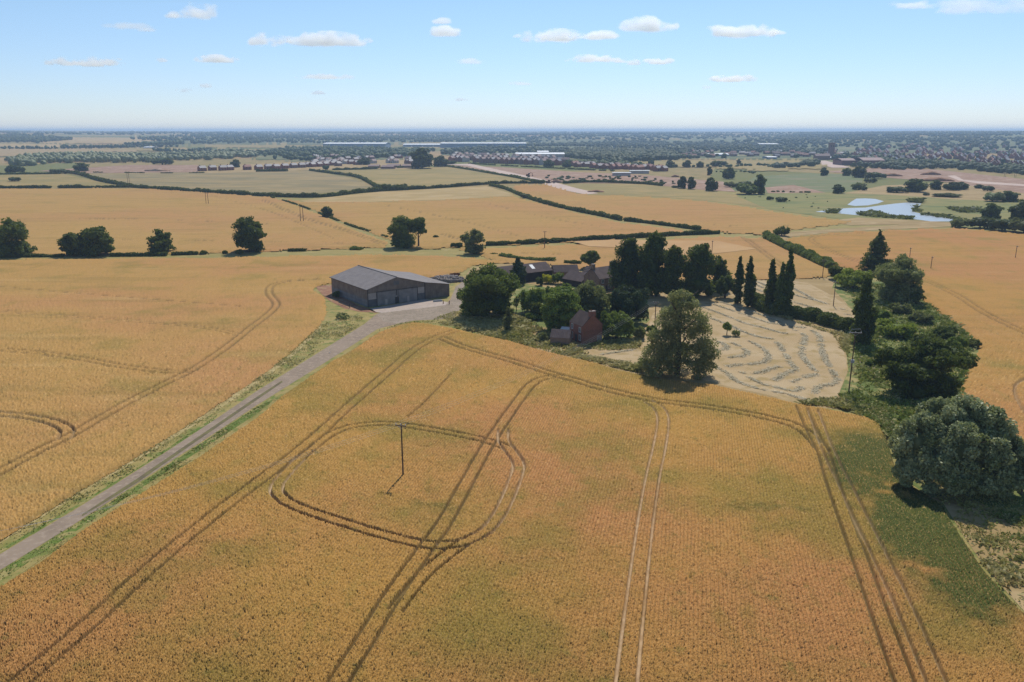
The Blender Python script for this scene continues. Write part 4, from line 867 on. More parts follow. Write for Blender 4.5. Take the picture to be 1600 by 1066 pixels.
# ------------------------------------------------------------------ buildings of the farm
def mat_ribbed(name, c1, c2, axis=0, pitch=.3, depth=.05, stain=(.5, .5, .5), rough=.75, spec=.25, st=.3, streak=(2.5, 2.5, .25)):
    t = NT(name); p = t.n('ShaderNodeTexCoord').outputs['Object']; sp = t.n('ShaderNodeSeparateXYZ'); t.l(p, sp.inputs[0])
    s_ = t.math('SINE', t.math('MULTIPLY', sp.outputs[axis], 2 * math.pi / pitch))
    c = t.mix(t.ramp(t.noise(p, .45, 4, .65), .35, .65), c1, c2)
    c = t.mix(t.math('MULTIPLY', t.ramp(t.noise(p, .9, 4, .7, streak), .5, .72), st), c, stain)
    c = t.mix(t.math('MULTIPLY', t.ramp(s_, .2, 1), .25), c, t.mix(.5, c, (.02, .02, .02)))
    t.bump(s_, .8, depth); return t.fin(c, rough, spec)
M['barn_roof'] = mat_ribbed('fibre_cement_roof', (.172, .150, .142), (.212, .186, .174), 1, .9, .06, (.30, .265, .24), st=.55, streak=(.22, 2.2, .5))
M['barn_board'] = mat_ribbed('weathered_boarding_side', (.17, .135, .11), (.24, .20, .165), 1, .32, .03, (.10, .08, .07), st=.5)
M['barn_board_front'] = mat_ribbed('weathered_boarding_front', (.16, .13, .105), (.22, .18, .15), 0, .32, .03, (.10, .08, .065), st=.5)
M['barn_panel'] = mat_ribbed('concrete_panels_side', (.16, .16, .165), (.21, .205, .20), 2, 1.2, .02, (.11, .11, .11))
M['barn_panel_front'] = mat_ribbed('grey_sheet_dark', (.12, .125, .13), (.16, .16, .165), 0, .3, .03, (.09, .09, .09))
M['barn_door'] = mat_ribbed('grey_sheet_doors', (.20, .195, .19), (.26, .25, .24), 0, .45, .05, (.13, .12, .11), st=.5)
M['pale_sheet'] = mat_ribbed('pale_sheet', (.36, .32, .29), (.42, .38, .34), 0, .4, .03, (.26, .23, .21))
M['trim'] = NT('dark_trim').fin((.07, .065, .06), .7, .2)
M['white_paint'] = NT('white_paint').fin((.72, .71, .68), .5, .3)
M['glass'] = NT('dark_window_glass').fin((.02, .025, .03), .08, .6)
def mat_brick(name, c1, c2, mortar, obj=True):
    t = NT(name); p = t.n('ShaderNodeTexCoord').outputs['Object']; sp = t.n('ShaderNodeSeparateXYZ'); t.l(p, sp.inputs[0])
    cb = t.n('ShaderNodeCombineXYZ'); t.l(t.math('ADD', sp.outputs[0], sp.outputs[1]), cb.inputs[0]); t.l(sp.outputs[2], cb.inputs[1])
    b = t.n('ShaderNodeTexBrick'); b.inputs['Scale'].default_value = 1; b.inputs['Brick Width'].default_value = .23; b.inputs['Row Height'].default_value = .075; b.inputs['Mortar Size'].default_value = .01
    for k, v in (('Color1', c1), ('Color2', c2), ('Mortar', mortar)): b.inputs[k].default_value = (*v, 1)
    t.l(cb.outputs[0], b.inputs[0]); c = t.mix(t.math('MULTIPLY', t.ramp(t.noise(p, .8, 4, .7), .45, .7), .5), b.outputs[0], (.13, .075, .06)); return t.fin(c, .9, .15)
M['red_brick'] = mat_brick('old_red_brick', (.27, .088, .05), (.20, .066, .04), (.24, .17, .13))
M['brown_brick'] = mat_brick('brown_stone_brick', (.24, .15, .11), (.20, .12, .085), (.28, .22, .17))
M['pantile'] = mat_ribbed('dark_pantiles', (.085, .062, .056), (.12, .085, .074), 1, .42, .06, (.19, .14, .11), .85, .15)
M['pantile_x'] = mat_ribbed('dark_pantiles_long', (.105, .078, .072), (.14, .10, .09), 0, .42, .06, (.20, .15, .12), .85, .15)
M['slate_x'] = mat_ribbed('brown_roof_tiles', (.13, .095, .085), (.175, .13, .115), 0, .5, .05, (.22, .17, .14), .85, .15)
M['black_board'] = mat_ribbed('black_boarding', (.022, .02, .018), (.035, .03, .027), 0, .3, .03, (.05, .045, .04))
M['render_patch'] = mat_mottle('old_render', [(.32, .27, .24), (.22, .17, .15)], 1.5, obj=True)
M['rust'] = mat_mottle('rusty_iron', [(.20, .085, .045), (.13, .055, .035)], 2.0, obj=True)

# the big grey barn
A0 = P(574.7, 480.5); barn = empty('barn', (A0[0], A0[1], 0), math.radians(36)); tag(barn, 'large grey steel barn with a wide low gable and sliding doors beside the yard', 'barn')
BW, BL, EV, RG, LW, LE = 22.3, 29.5, 6.2, 9.3, 10.2, 4.5
m = MB(); m.prism([(.0, .0), (.25, .0), (.25, BL), (0, BL)], 2.6, EV); m.prism([(0, BL - .25), (BW, BL - .25), (BW, BL), (0, BL)], 0, EV); m.face([(0, BL, EV), (BW / 2, BL, RG), (BW, BL, EV)])
m.prism([(BW, BL - .25), (BW + LW, BL - .25), (BW + LW, BL), (BW, BL)], 0, [EV, LE, LE, EV]); m.prism([(BW + LW - .2, .2), (BW + LW, .2), (BW + LW, BL - .3), (BW + LW - .2, BL - .3)], 0, LE)
m.build('side_boarding', M['barn_board'], barn)
m = MB(); m.face([(0, 0, 4.7), (BW, 0, 4.7), (BW, 0, EV), (BW / 2, 0, RG), (0, 0, EV)]); m.face([(0, .25, 4.7), (0, .25, EV), (BW / 2, .25, RG), (BW, .25, EV), (BW, .25, 4.7)]); m.face([(0, 0, 4.7), (0, .25, 4.7), (BW, .25, 4.7), (BW, 0, 4.7)])
m.prism([(BW + .02, .15), (BW + LW, .15), (BW + LW, .35), (BW + .02, .35)], 0, [EV - .1, LE - .05, LE - .05, EV - .1]); m.build('gable_boarding', M['barn_board_front'], barn)
m = MB(); m.box(-.05, .22, .1, BL, 0, 2.6); m.build('concrete_panels', M['barn_panel'], barn)
for x0, x1 in ((.25, 3.5), (19.3, BW)):
    m = MB(); m.box(x0, x1, .05, .2, 0, 2.5); m.build('lower_sheeting', M['barn_panel_front'], barn)
    m = MB(); m.box(x0, x1, .02, .2, 2.52, 4.65); m.build('upper_sheeting', M['pale_sheet'], barn)
for x0, x1 in ((3.6, 10.4), (11.9, 19.2)):
    m = MB(); m.box(x0, x1, -.12, -.02, .05, 4.75); d = m.build('sliding_door', M['barn_door'], barn)
    m = MB(); m.box((x0 + x1) / 2 - .4, (x0 + x1) / 2 + .4, -.17, -.125, .1, 2.1); m.build('wicket_door', M['pale_sheet'], d)
m = MB(); m.box(10.45, 11.85, -.02, .15, 2.3, 4.72); m.build('centre_panel', M['barn_door'], barn)
m = MB(); m.box(10.55, 11.75, 0, .12, 0, 2.28); m.build('door', M['trim'], barn)
m = MB(); m.box(10.95, 11.35, -.1, -.03, 2.45, 2.85); m.build('sign_plate', M['white_paint'], barn)
m = MB(); m.box(10.1, 12.2, -.06, -.01, 6.6, 7.9); m.build('gable_louvre', M['barn_panel_front'], barn)
for x in (0.12, 3.5, 11.15, 19.3, BW): m = MB(); m.box(x - .09, x + .09, -.2, -.015, 0, 4.74 if x > 1 and x < 22 else EV - .1); m.build('steel_post', M['trim'], barn)
m = MB(); m.box(BW + LW - .1, BW + LW + .06, .08, .3, 0, LE - .15); m.build('steel_post', M['trim'], barn)
m = MB(); m.box(3.3, 19.5, -.26, -.13, 4.76, 4.95); m.build('door_track', M['trim'], barn)
m = MB(); o_ = .45
for q in ([(-o_, -o_, EV - .06), (BW / 2, -o_, RG + .06), (BW / 2, BL + o_, RG + .06), (-o_, BL + o_, EV - .06)], [(BW / 2, -o_, RG + .06), (BW, -o_, EV + .1), (BW, BL + o_, EV + .1), (BW / 2, BL + o_, RG + .06)], [(BW + .01, -o_, EV + .09), (BW + LW + o_, -o_, LE + .02), (BW + LW + o_, BL + o_, LE + .02), (BW + .01, BL + o_, EV + .09)]): m.slab(q, .1)
rf = m.build('roof', M['barn_roof'], barn)
m = MB(); m.tube([(BW / 2, -o_, RG + .1), (BW / 2, BL + o_, RG + .1)], .16, 8); m.build('ridge_cap', M['barn_roof'], rf)
m = MB(); m.tube([(-o_ - .08, -o_, EV - .14), (-o_ - .08, BL + o_, EV - .14)], .11, 8); m.build('gutter', M['trim'], rf)

def window(root, origin, du, w, h, z, out, sill=True):
    """a framed window on a wall: origin on the wall line, du along it, out pointing outwards"""
    m = MB(); u, o = Vector((*du, 0)), Vector((*out, 0)); b = Vector((*origin, z))
    def bx(mb, a0, a1, z0, z1, t0, t1):
        p = [b + u * a + o * t for a, t in ((a0, t0), (a1, t0), (a1, t1), (a0, t1))]; mb.prism([(q.x, q.y) for q in p], z + z0, z + z1)
    for a0, a1, z0, z1 in ((0, .09, 0, h), (w - .09, w, 0, h), (.09, w - .09, 0, .09), (.09, w - .09, h - .09, h), (w / 2 - .04, w / 2 + .04, .09, h - .09)): bx(m, a0, a1, z0, z1, -.02, .06)
    f = m.build('window', M['white_paint'], root)
    m = MB(); bx(m, .09, w - .09, .09, h - .09, .005, .02); m.build('pane', M['glass'], f)
    if sill: m = MB(); bx(m, -.1, w + .1, -.12, 0, -.02, .12); m.build('sill', M['render_patch'], f)

def gabled(root, w, d, eave, ridge, wall_m, roof_m, along='y', over=.3, th=.14):
    """rectangular house with its ridge along x or y"""
    m = MB(); m.prism([(0, 0), (w, 0), (w, d), (0, d)], 0, eave)
    if along == 'y':
        m.face([(0, 0, eave), (w, 0, eave), (w / 2, 0, ridge)]); m.face([(w, d, eave), (0, d, eave), (w / 2, d, ridge)]); k = (ridge - eave) / (w / 2) * over
        qs = [[(-over, -over * .5, eave - k), (w / 2, -over * .5, ridge), (w / 2, d + over * .5, ridge), (-over, d + over * .5, eave - k)], [(w / 2, -over * .5, ridge), (w + over, -over * .5, eave - k), (w + over, d + over * .5, eave - k), (w / 2, d + over * .5, ridge)]]
    else:
        m.face([(0, 0, eave), (0, d / 2, ridge), (0, d, eave)]); m.face([(w, 0, eave), (w, d, eave), (w, d / 2, ridge)]); k = (ridge - eave) / (d / 2) * over
        qs = [[(-over * .5, -over, eave - k), (w + over * .5, -over, eave - k), (w + over * .5, d / 2, ridge), (-over * .5, d / 2, ridge)], [(-over * .5, d / 2, ridge), (w + over * .5, d / 2, ridge), (w + over * .5, d + over, eave - k), (-over * .5, d + over, eave - k)]]
    wl = m.build('wall', wall_m, root); r = MB()
    for q in qs: r.slab([(x, y, z + th) for x, y, z in q], th - .02)
    return wl, r.build('roof', roof_m, root)

# the derelict brick house
K0 = P(909.4, 537.5); hs = empty('derelict_house', (K0[0], K0[1], 0), math.radians(27)); tag(hs, 'small derelict red brick house with a steep dark pantile roof at the field edge', 'house')
wl, rf = gabled(hs, 6.7, 6.9, 5.0, 8.1, M['red_brick'], M['pantile'], 'y', .15)
m = MB(); m.box(2.5, 4.3, -.04, .85, 7.0, 8.95); ch = m.build('chimney', M['red_brick'], rf)
m = MB(); m.box(2.42, 4.38, -.12, .93, 8.95, 9.1); m.build('chimney_coping', M['render_patch'], ch)
m = MB(); m.tube([(3.0, .4, 9.05), (3.0, .4, 9.5)], .14, 8); m.build('chimney_pot', M['rust'], ch)
for y0, z in ((.7, 3.1), (.7, .75), (4.9, 3.3), (4.9, .75)): window(hs, (0, y0 + 1.1), (0, -1), 1.1, 1.45 if z > 2 else 1.6, z, (-1, 0))
m = MB(); m.box(4.9, 6.5, -.05, .0, .2, 1.9); m.build('render_patch', M['render_patch'], hs)
m = MB(); m.box(-.03, .0 + .02, 2.75, 3.65, 0, 2.05); m.build('door', M['trim'], hs)
# brick outhouse and the white-roofed lean-to
a1, b1 = P(859.5, 539), P(889.5, 541); an = math.atan2(b1[1] - a1[1], b1[0] - a1[0]); oh = empty('brick_outhouse', (a1[0], a1[1], 0), an)
tag(oh, 'low grey brick outhouse with a tiled roof left of the derelict brick house', 'outhouse'); gabled(oh, float(np.hypot(*(b1 - a1))), 4.6, 2.2, 4.0, M['brown_brick'], M['slate_x'], 'x', .15)
p1 = P(876, 531); wr = empty('white_roofed_shed', (p1[0], p1[1] + 1.5, 0), an); tag(wr, 'small shed with a flat white roof behind the brick outhouse', 'shed')
m = MB(); m.box(0, 4.0, 0, 2.6, 0, 2.5); m.build('wall', M['brown_brick'], wr); m = MB(); m.prism([(-.15, -.15), (4.1, -.15), (4.1, 2.75), (-.15, 2.75)], 2.52, [2.62, 2.62, 2.9, 2.9]); m.build('roof', M['white_paint'], wr)
# farmhouse
f0 = P(936, 457); fh = empty('farmhouse', (f0[0], f0[1], 0), math.radians(38)); tag(fh, 'brown brick farmhouse with two chimneys beside the tall black-green trees', 'house')
wl, rf = gabled(fh, 11.5, 8.4, 5.0, 8.4, M['brown_brick'], M['slate_x'], 'x', .25)
for x0, x1 in ((.0, 1.1), (9.6, 10.9)):
    m = MB(); m.box(x0, x1, 3.5, 4.7, 7.4, 9.9); ch = m.build('chimney', M['brown_brick'], rf); m = MB(); m.box(x0 - .08, x1 + .08, 3.42, 4.78, 9.9, 10.05); m.build('chimney_coping', M['render_patch'], ch)
for x0 in (1.2, 4.6, 8.2):
    for z in (.9, 3.2): window(fh, (x0, 0), (1, 0), 1.2, 1.4, z, (0, -1))
m = MB(); m.box(3.4, 4.3, -.04, .0, 0, 2.1); m.build('door', M['trim'], fh)
wg = MB(); wg.prism([(3.5, 8.4), (9, 8.4), (9, 13.5), (3.5, 13.5)], 0, 4.6); wg.face([(9, 13.5, 4.6), (3.5, 13.5, 4.6), (6.25, 13.5, 7.4)]); wg.build('rear_wing', M['brown_brick'], fh)
wg = MB(); wg.slab([(3.3, 6.2, 4.55), (6.25, 6.2, 7.6), (6.25, 13.7, 7.6), (3.3, 13.7, 4.55)], .12); wg.slab([(6.25, 6.2, 7.6), (9.2, 6.2, 4.55), (9.2, 13.7, 4.55), (6.25, 13.7, 7.6)], .12); wg.build('rear_roof', M['slate_x'], fh)
# black cart shed
a1, b1 = P(788, 431, 3.6), P(863, 422, 3.6); an = math.atan2(b1[1] - a1[1], b1[0] - a1[0]); cs = empty('cart_shed', (a1[0], a1[1], 0), an)
tag(cs, 'long black boarded cart shed with a dark roof and one skylight', 'shed'); LN = float(np.hypot(*(b1 - a1)))
wl, rf = gabled(cs, LN, 9.5, 3.6, 6.3, M['black_board'], M['pantile_x'], 'x', .3)
m = MB(); q = [(LN * .62, 1.6, 3.6 + 2.7 * 1.6 / 4.75 + .2), (LN * .62 + 1.6, 1.6, 3.6 + 2.7 * 1.6 / 4.75 + .2), (LN * .62 + 1.6, 3.9, 3.6 + 2.7 * 3.9 / 4.75 + .2), (LN * .62, 3.9, 3.6 + 2.7 * 3.9 / 4.75 + .2)]; m.slab(q, .05); m.build('skylight', M['white_paint'], rf)
# pantile sheds
a1, b1 = P(879, 435, 2.6), P(909, 440.5, 2.6); an = math.atan2(b1[1] - a1[1], b1[0] - a1[0]); ps = empty('pantile_shed', (a1[0], a1[1], 0), an)
tag(ps, 'low shed with a dark pantile roof sloping to the camera beside the farmhouse', 'shed'); gabled(ps, float(np.hypot(*(b1 - a1))), 8.5, 2.6, 5.2, M['black_board'], M['pantile_x'], 'x', .25)
a1, b1 = P(866, 427, 2.8), P(905, 426, 2.8); an = math.atan2(b1[1] - a1[1], b1[0] - a1[0]); ps = empty('pantile_shed', (a1[0], a1[1] + 2.5, 0), an)
tag(ps, 'shed with a brown tiled roof between the cart shed and the farmhouse', 'shed'); gabled(ps, float(np.hypot(*(b1 - a1))), 6.5, 2.8, 5.0, M['brown_brick'], M['pantile_x'], 'x', .25)

# yard odds and ends
hp = P(698, 441); bm_v, bm_f = ICO3
v = bm_v * np.array([7.0, 4.6, 1.9]); v = v * (1 + .30 * (rng.random((len(v), 1)) - .5)); v[:, 2] = np.maximum(v[:, 2], 0)
ru = link('rubble_heap', mesh_np('rubble_heap', v, bm_f, M['mound']), None, (hp[0], hp[1] + 3, 0)); tag(ru, 'grey heap of rubble right of the barn', 'rubble', kind='stuff')
sp_ = []
for k in range(220):
    a = rng.uniform(0, 6.28); r = rng.uniform(0, 1) ** .6; sp_.append((math.cos(a) * r * 7.4, math.sin(a) * r * 5, max(.1, 1.9 * math.sqrt(max(0, 1 - r * r)) + .1), rng.uniform(.15, .45)))
V, Fc = [], []
for x, y, z, r in sp_:
    Fc.append(ICO1[1] + len(V) * len(ICO1[0])); V.append(ICO1[0] * r * rng.uniform(.6, 1.3, 3) + (x, y, z))
M['stone'] = mat_mottle('broken_stone', [(.42, .37, .33), (.22, .18, .16), (.12, .10, .09)], .8, 2)
st = link('loose_stones', mesh_np('loose_stones', np.vstack(V), np.vstack(Fc), M['stone']), None, (hp[0], hp[1] + 3, 0)); tag(st, 'broken stones on the grey rubble heap', 'stones', kind='stuff')
tp = P(711, 433); tr = empty('old_trailer', (tp[0], tp[1], 0), .5); tag(tr, 'rusty old farm trailer at the back of the rubble heap', 'trailer')
m = MB(); m.box(-2, 2, -.9, .9, .75, .9); m.box(-2, 2, -.9, -.82, .9, 1.5); m.box(-2, 2, .82, .9, .9, 1.5); m.box(-2, -1.92, -.82, .82, .9, 1.5); m.tube([(2, 0, .8), (3.3, 0, .5)], .06); m.build('body', M['rust'], tr)
for x in (-.9, .9):
    for y in (-1.0, 1.0):
        m = MB(); m.tube([(x, y - .12, .45), (x, y + .12, .45)], .45, 14); w = m.build('wheel', M['trim'], tr)
        m = MB(); m.tube([(x, y - .14, .45), (x, y + .14, .45)], .2, 10); m.build('hub', M['rust'], w)
for px_, py_, lab in ((692.6, 475, 'short rusty post on the concrete edge, nearer the barn'), (702, 475.8, 'short rusty post on the concrete edge, nearer the big willow')):
    q = P(px_, py_); b = empty('yard_post', (q[0], q[1], 0)); tag(b, lab, 'post', 'rusty posts at the yard'); m = MB(); m.tube([(0, 0, 0), (0, 0, 1.25)], .14, 10); m.tube([(0, 0, 1.25), (0, 0, 1.33)], [.14, .05], 10); tag(m.build('post', M['rust'], b))
q = P(684, 471.5); m = MB(); m.box(-1.6, 1.6, -.35, .35, 0, .5); m.box(-1.5, 1.5, -.28, .28, .5, .62); b = m.build('water_trough', M['steel'], None, (q[0], q[1], 0), .3); tag(b, 'grey metal water trough at the corner of the barn lean-to', 'trough')
q = P(546.5, 482); gp = empty('barrier_post', (q[0], q[1], 0), math.radians(126)); tag(gp, 'dark post with a low rail running along the left side of the barn', 'barrier')
m = MB(); m.tube([(0, 0, 0), (0, 0, 1.6)], .13, 8); m.build('post', M['trim'], gp); m = MB(); m.box(.1, 9, -.04, .04, .45, .65); m.build('rail', M['trim'], gp)

q = P(515.5, 552.5); m = MB()
m.tube([(-.20, 0, .16), (-.12, 0, .20), (0, 0, .22), (.10, 0, .25)], [.03, .09, .10, .05], 10); m.tube([(.10, 0, .27), (.16, 0, .31), (.21, 0, .30), (.26, 0, .29)], [.04, .055, .035, .008], 8, 1); m.tube([(-.18, 0, .17), (-.45, 0, .10)], [.035, .02], 6, 1); m.tube([(.0, .04, .14), (.01, .04, .02)], .012, 5, 1); m.tube([(.0, -.04, .14), (.01, -.04, .02)], .012, 5, 1)
bd = m.build('bird', [M['white_paint'], M['trim']], None, (q[0], q[1], .11), .8); tag(bd, 'small black and white bird standing on the farm track', 'bird')
# ------------------------------------------------------------------ poles and wires
def pole(px_, pb, pt, label, arm=1.6, ang=0.0, kind='arm', depth=None, cat='utility pole'):
    b = P(px_, pb); h = ztop(px_, pt, b[1]); o = empty('utility_pole', (b[0], b[1], 0), ang); tag(o, label, cat, 'wooden power poles')
    r = .15 if b[1] < 400 else .2
    if kind == 'double':
        for x in (-1.0, 1.0): m = MB(); m.tube([(x, 0, -.1), (x * .8, 0, h)], [r, r * .8], 8); m.build('post', M['pole'], o)
        m = MB(); m.box(-2.0, 2.0, -.1, .1, h - .5, h - .28); m.build('cross_arm', M['pole'], o)
    else:
        m = MB(); m.tube([(0, 0, -.1), (0, 0, h)], [r, r * .72], 10); m.build('post', M['pole'], o)
        m = MB(); m.box(-arm / 2, arm / 2, -r - .1, -r + .02, h - .42, h - .28); ar = m.build('cross_arm', M['pole'], o)
        m = MB(); m.tube([(-arm * .3, -r, h - .4), (0, -r, h - .95)], .035, 6); m.tube([(arm * .3, -r, h - .4), (0, -r, h - .95)], .035, 6); m.build('brace', M['steel'], ar)
        for x in (-arm * .45, 0, arm * .45):
            m = MB(); m.tube([(x, -r - .04, h - .28), (x, -r - .04, h - .18), (x, -r - .04, h - .1), (x, -r - .04, h - .02)], [.05, .09, .06, .08], 8); m.build('insulator', M['porcelain'], ar)
    return o, b, h
po, pb0, h0 = pole(630, 747, 661.5, 'tall brown pole standing in the crop inside the looped wheel tracks', 2.0, math.radians(-18))
pn, pb1, h1 = pole(1023, 512, 471, 'thin pole left of the airy grey-green willow', 1.6, math.radians(-18))
tp_, pb2, h2 = pole(1326, 614, 518, 'tall pole with a wide double cross-arm at the right of the hay meadow', 2.6, math.radians(-12))
m = MB(); m.box(-1.35, 1.35, .02, .14, h2 - .42, h2 - .28); m.tube([(-1.3, -.2, h2 - .35), (-.9, -.2, h2 + .5), (1.0, .1, h2 + .6), (1.3, .1, h2 - .3)], .04, 6); m.build('double_arm', M['steel'], tp_)
m = MB(); m.box(-.35, .35, -.55, -.15, h2 * .50, h2 * .50 + .7); m.tube([(0, -.35, h2 * .5 + .7), (0, -.35, h2 * .5 + .95)], .06, 6); m.build('transformer', M['steel'], tp_)
p3, pb3, h3 = pole(1302, 478, 440, 'pole among the cut hay beyond the poplars', 1.6, math.radians(-20))
p4, pb4, h4 = pole(1285, 434, 406, 'pole at the end of the tall light green hedge', 1.6, math.radians(-20))
pole(1112, 399, 376, 'plain pole behind the broad round-topped black-green tree', .9)
pole(851, 389.5, 361, 'pole with cross-arm in the wheat in front of the long straight hedge', 2.2)
pole(324, 319, 301, 'double pole nearest the middle of the left wheat', kind='double'); pole(202, 294, 271, 'double pole in the hedge at the top of the left wheat', kind='double'); pole(472, 347, 321, 'double pole in the wheat left of the ditch hedge', kind='double')
pole(1454, 422, 401, 'pole right of the grey willow in the eastern wheat', .9); pole(1421, 404, 387, 'pole just above the grey willow', .9); pole(1586, 405, 384, 'pole near the right edge in the eastern wheat', .9)
def wire(a, b, sag, label, group, r=.012):
    a, b = Vector(a), Vector(b); pts = [a.lerp(b, k / 24) - Vector((0, 0, sag * 4 * (k / 24) * (1 - k / 24))) for k in range(25)]
    o = (a + b) / 2; m = MB(); m.tube([p - o for p in pts], r, 5); w = m.build('power_line', M['wire'], None, o); tag(w, label, 'wire', group)
def arm_pts(o, b, h, arm): return [(b[0] + math.cos(o.rotation_euler.z) * x, b[1] + math.sin(o.rotation_euler.z) * x, h) for x in (-arm * .45, 0, arm * .45)]
A_p = arm_pts(po, pb0, h0, 2.0); B_p = arm_pts(pn, pb1, h1, 1.6)
off = P(-330, 1010); C_p = [(off[0] + x * .6, off[1] + x * .7, 9.6) for x in (-.9, 0, .9)]
for a, b in zip(A_p, B_p): wire(a, b, 2.2, 'one of three thin wires from the crop pole to the pole by the airy willow', 'wires right of the crop pole')
for a, b in zip(A_p, C_p): wire(a, b, 2.2, 'one of three thin wires from the crop pole towards the farm road', 'wires left of the crop pole')
# ------------------------------------------------------------------ loose hay, rough grass, reeds
def band_cards(lines, width, height, per_m, size, gap=.3):
    P_, N_, T_ = [], [], []
    for ln in lines:
        w = smooth(world(ln), 6); seg = np.linalg.norm(np.diff(w, axis=0), axis=1); cum = np.concatenate([[0], np.cumsum(seg)]); n = int(cum[-1] * per_m)
        s = rng.uniform(0, cum[-1], n); s = s[vnoise(s, s * 0 + cum[-1], 1.3, 3) > gap]; x = np.interp(s, cum, w[:, 0]); y = np.interp(s, cum, w[:, 1])
        o = rng.normal(0, width / 2.6, (len(s), 2)); z = np.abs(rng.normal(0, height * .55, len(s))) * np.clip(1.2 - np.hypot(o[:, 0], o[:, 1]) / width, .1, 1) + .06
        P_.append(np.column_stack([x + o[:, 0], y + o[:, 1], z])); N_.append(rng.normal(size=(len(s), 3)) * .35 + (0, 0, 1.4)); T_.append(np.clip(vnoise(s, s * 0, 2.5, 8) * .5 + rng.uniform(0, .6, len(s)), 0, 1))
    p, nr = np.vstack(P_), np.vstack(N_); nr /= np.linalg.norm(nr, axis=1)[:, None]; co, fa = leaf_cards(p, nr, size, .5); return co, fa, np.repeat(np.concatenate(T_), 4)
z5 = lambda pts: [(960 + x / 4, 440 + y / 4) for x, y in pts]
z7 = lambda pts: [(1080 + x / 5, 360 + y / 5) for x, y in pts]
ROWS = [z5(r) for r in ([(580, 445), (650, 430), (700, 420), (690, 395), (650, 375)], [(660, 490), (730, 475), (800, 465), (830, 440), (790, 410), (740, 385)], [(700, 530), (780, 520), (870, 515), (940, 500), (965, 470), (940, 430), (890, 395), (850, 375)],
    [(790, 570), (880, 575), (960, 550), (1030, 530)], [(850, 600), (900, 630), (960, 650), (1050, 670), (1130, 685), (1170, 660)], [(1000, 620), (1060, 580), (1130, 550), (1100, 510), (1060, 440), (1020, 380)],
    [(1110, 630), (1180, 600), (1260, 580), (1240, 545), (1200, 500), (1170, 450), (1180, 390), (1190, 340), (1130, 305)], [(1380, 630), (1390, 610), (1350, 540), (1310, 470), (1290, 390), (1280, 340), (1230, 305), (1180, 285)],
    [(620, 530), (700, 570), (760, 620), (850, 655), (950, 680), (1060, 700), (1150, 725), (1230, 745), (1300, 740)], [(1250, 700), (1280, 660), (1390, 635)])]
ROWS += [z7(r) for r in ([(90, 600), (200, 640), (330, 690), (430, 730), (560, 760), (700, 800), (750, 805)], [(150, 570), (300, 620), (480, 680), (600, 720), (740, 740), (860, 760)], [(160, 690), (300, 740), (400, 790), (520, 830), (640, 850)], [(230, 560), (400, 610), (560, 665), (700, 715)],
    [(480, 390), (560, 420), (600, 440)], [(480, 450), (560, 480)], [(770, 440), (860, 485), (960, 540), (1060, 575)], [(790, 500), (880, 525), (960, 545)], [(800, 560), (900, 590), (1000, 620)], [(500, 420), (560, 450)], [(1130, 610), (1200, 620)], [(1160, 655), (1240, 660)])]
ROWS += [[(940, 554), (950, 552.5), (970, 549.5), (992, 546.5)], [(925, 557), (945, 560)]]
THIN = [[(x + 4.5, y + 1.6) for x, y in r] for r in ROWS[:22]] + [[(x - 4.5, y - 1.6) for x, y in r] for r in ROWS[:22]]     # thin raked rows between the thick ones
b1_, b2_ = band_cards(ROWS, 1.0, .18, 52, .19, .24), band_cards(THIN, .7, .08, 16, .16, .42)
co, ti = np.vstack([b1_[0], b2_[0]]), np.concatenate([b1_[2], b2_[2]]); fa = np.vstack([b1_[1], b2_[1] + len(b1_[0])])
tag(link('cut_hay', mesh_np('cut_hay', co, fa, L['hay'], dict(tint=ti))), 'winding rows of cut grey-green hay on the mown meadow', 'hay', kind='stuff')

def scatter(name, regions, label, leaf, cat='grass'):
    Ps, Ts, Ss = [], [], []
    for poly, n, hgt, clump in regions:
        w = world(poly); lo, hi = w.min(0), w.max(0); x = rng.uniform(lo[0], hi[0], n * 4); y = rng.uniform(lo[1], hi[1], n * 4)
        k = inside(w, x, y) & (vnoise(x, y, 3.5, 31) + .5 * vnoise(x, y, .9, 33) + rng.normal(0, .22, len(x)) > clump + .25); x, y = x[k][:n], y[k][:n]; Ps.append(np.column_stack([x, y])); Ts.append(np.clip(vnoise(x, y, 9, 12) * .9 + rng.uniform(-.2, .3, len(x)), 0, 1)); Ss.append(hgt * (.5 + vnoise(x, y, 4, 5)) * rng.uniform(.6, 1.2, len(x)))
    p, t_, s_ = np.vstack(Ps), np.concatenate(Ts), np.concatenate(Ss); n = len(p); a = rng.uniform(0, math.pi, n); w_ = s_ * .5
    dx, dy = np.cos(a) * w_, np.sin(a) * w_; l = rng.normal(0, .9, (n, 2)) * s_[:, None]; z0 = np.full(n, .0)
    co = np.stack([np.column_stack([p[:, 0] - dx * .4, p[:, 1] - dy * .4, z0]), np.column_stack([p[:, 0] + dx * .4, p[:, 1] + dy * .4, z0]), np.column_stack([p[:, 0] + dx + l[:, 0], p[:, 1] + dy + l[:, 1], s_]), np.column_stack([p[:, 0] - dx + l[:, 0], p[:, 1] - dy + l[:, 1], s_ * .8])], 1).reshape(-1, 3)
    tag(link(name, mesh_np(name, co, np.arange(n * 4).reshape(n, 4), L[leaf], dict(tint=np.repeat(t_, 4)))), label, cat, kind='stuff')
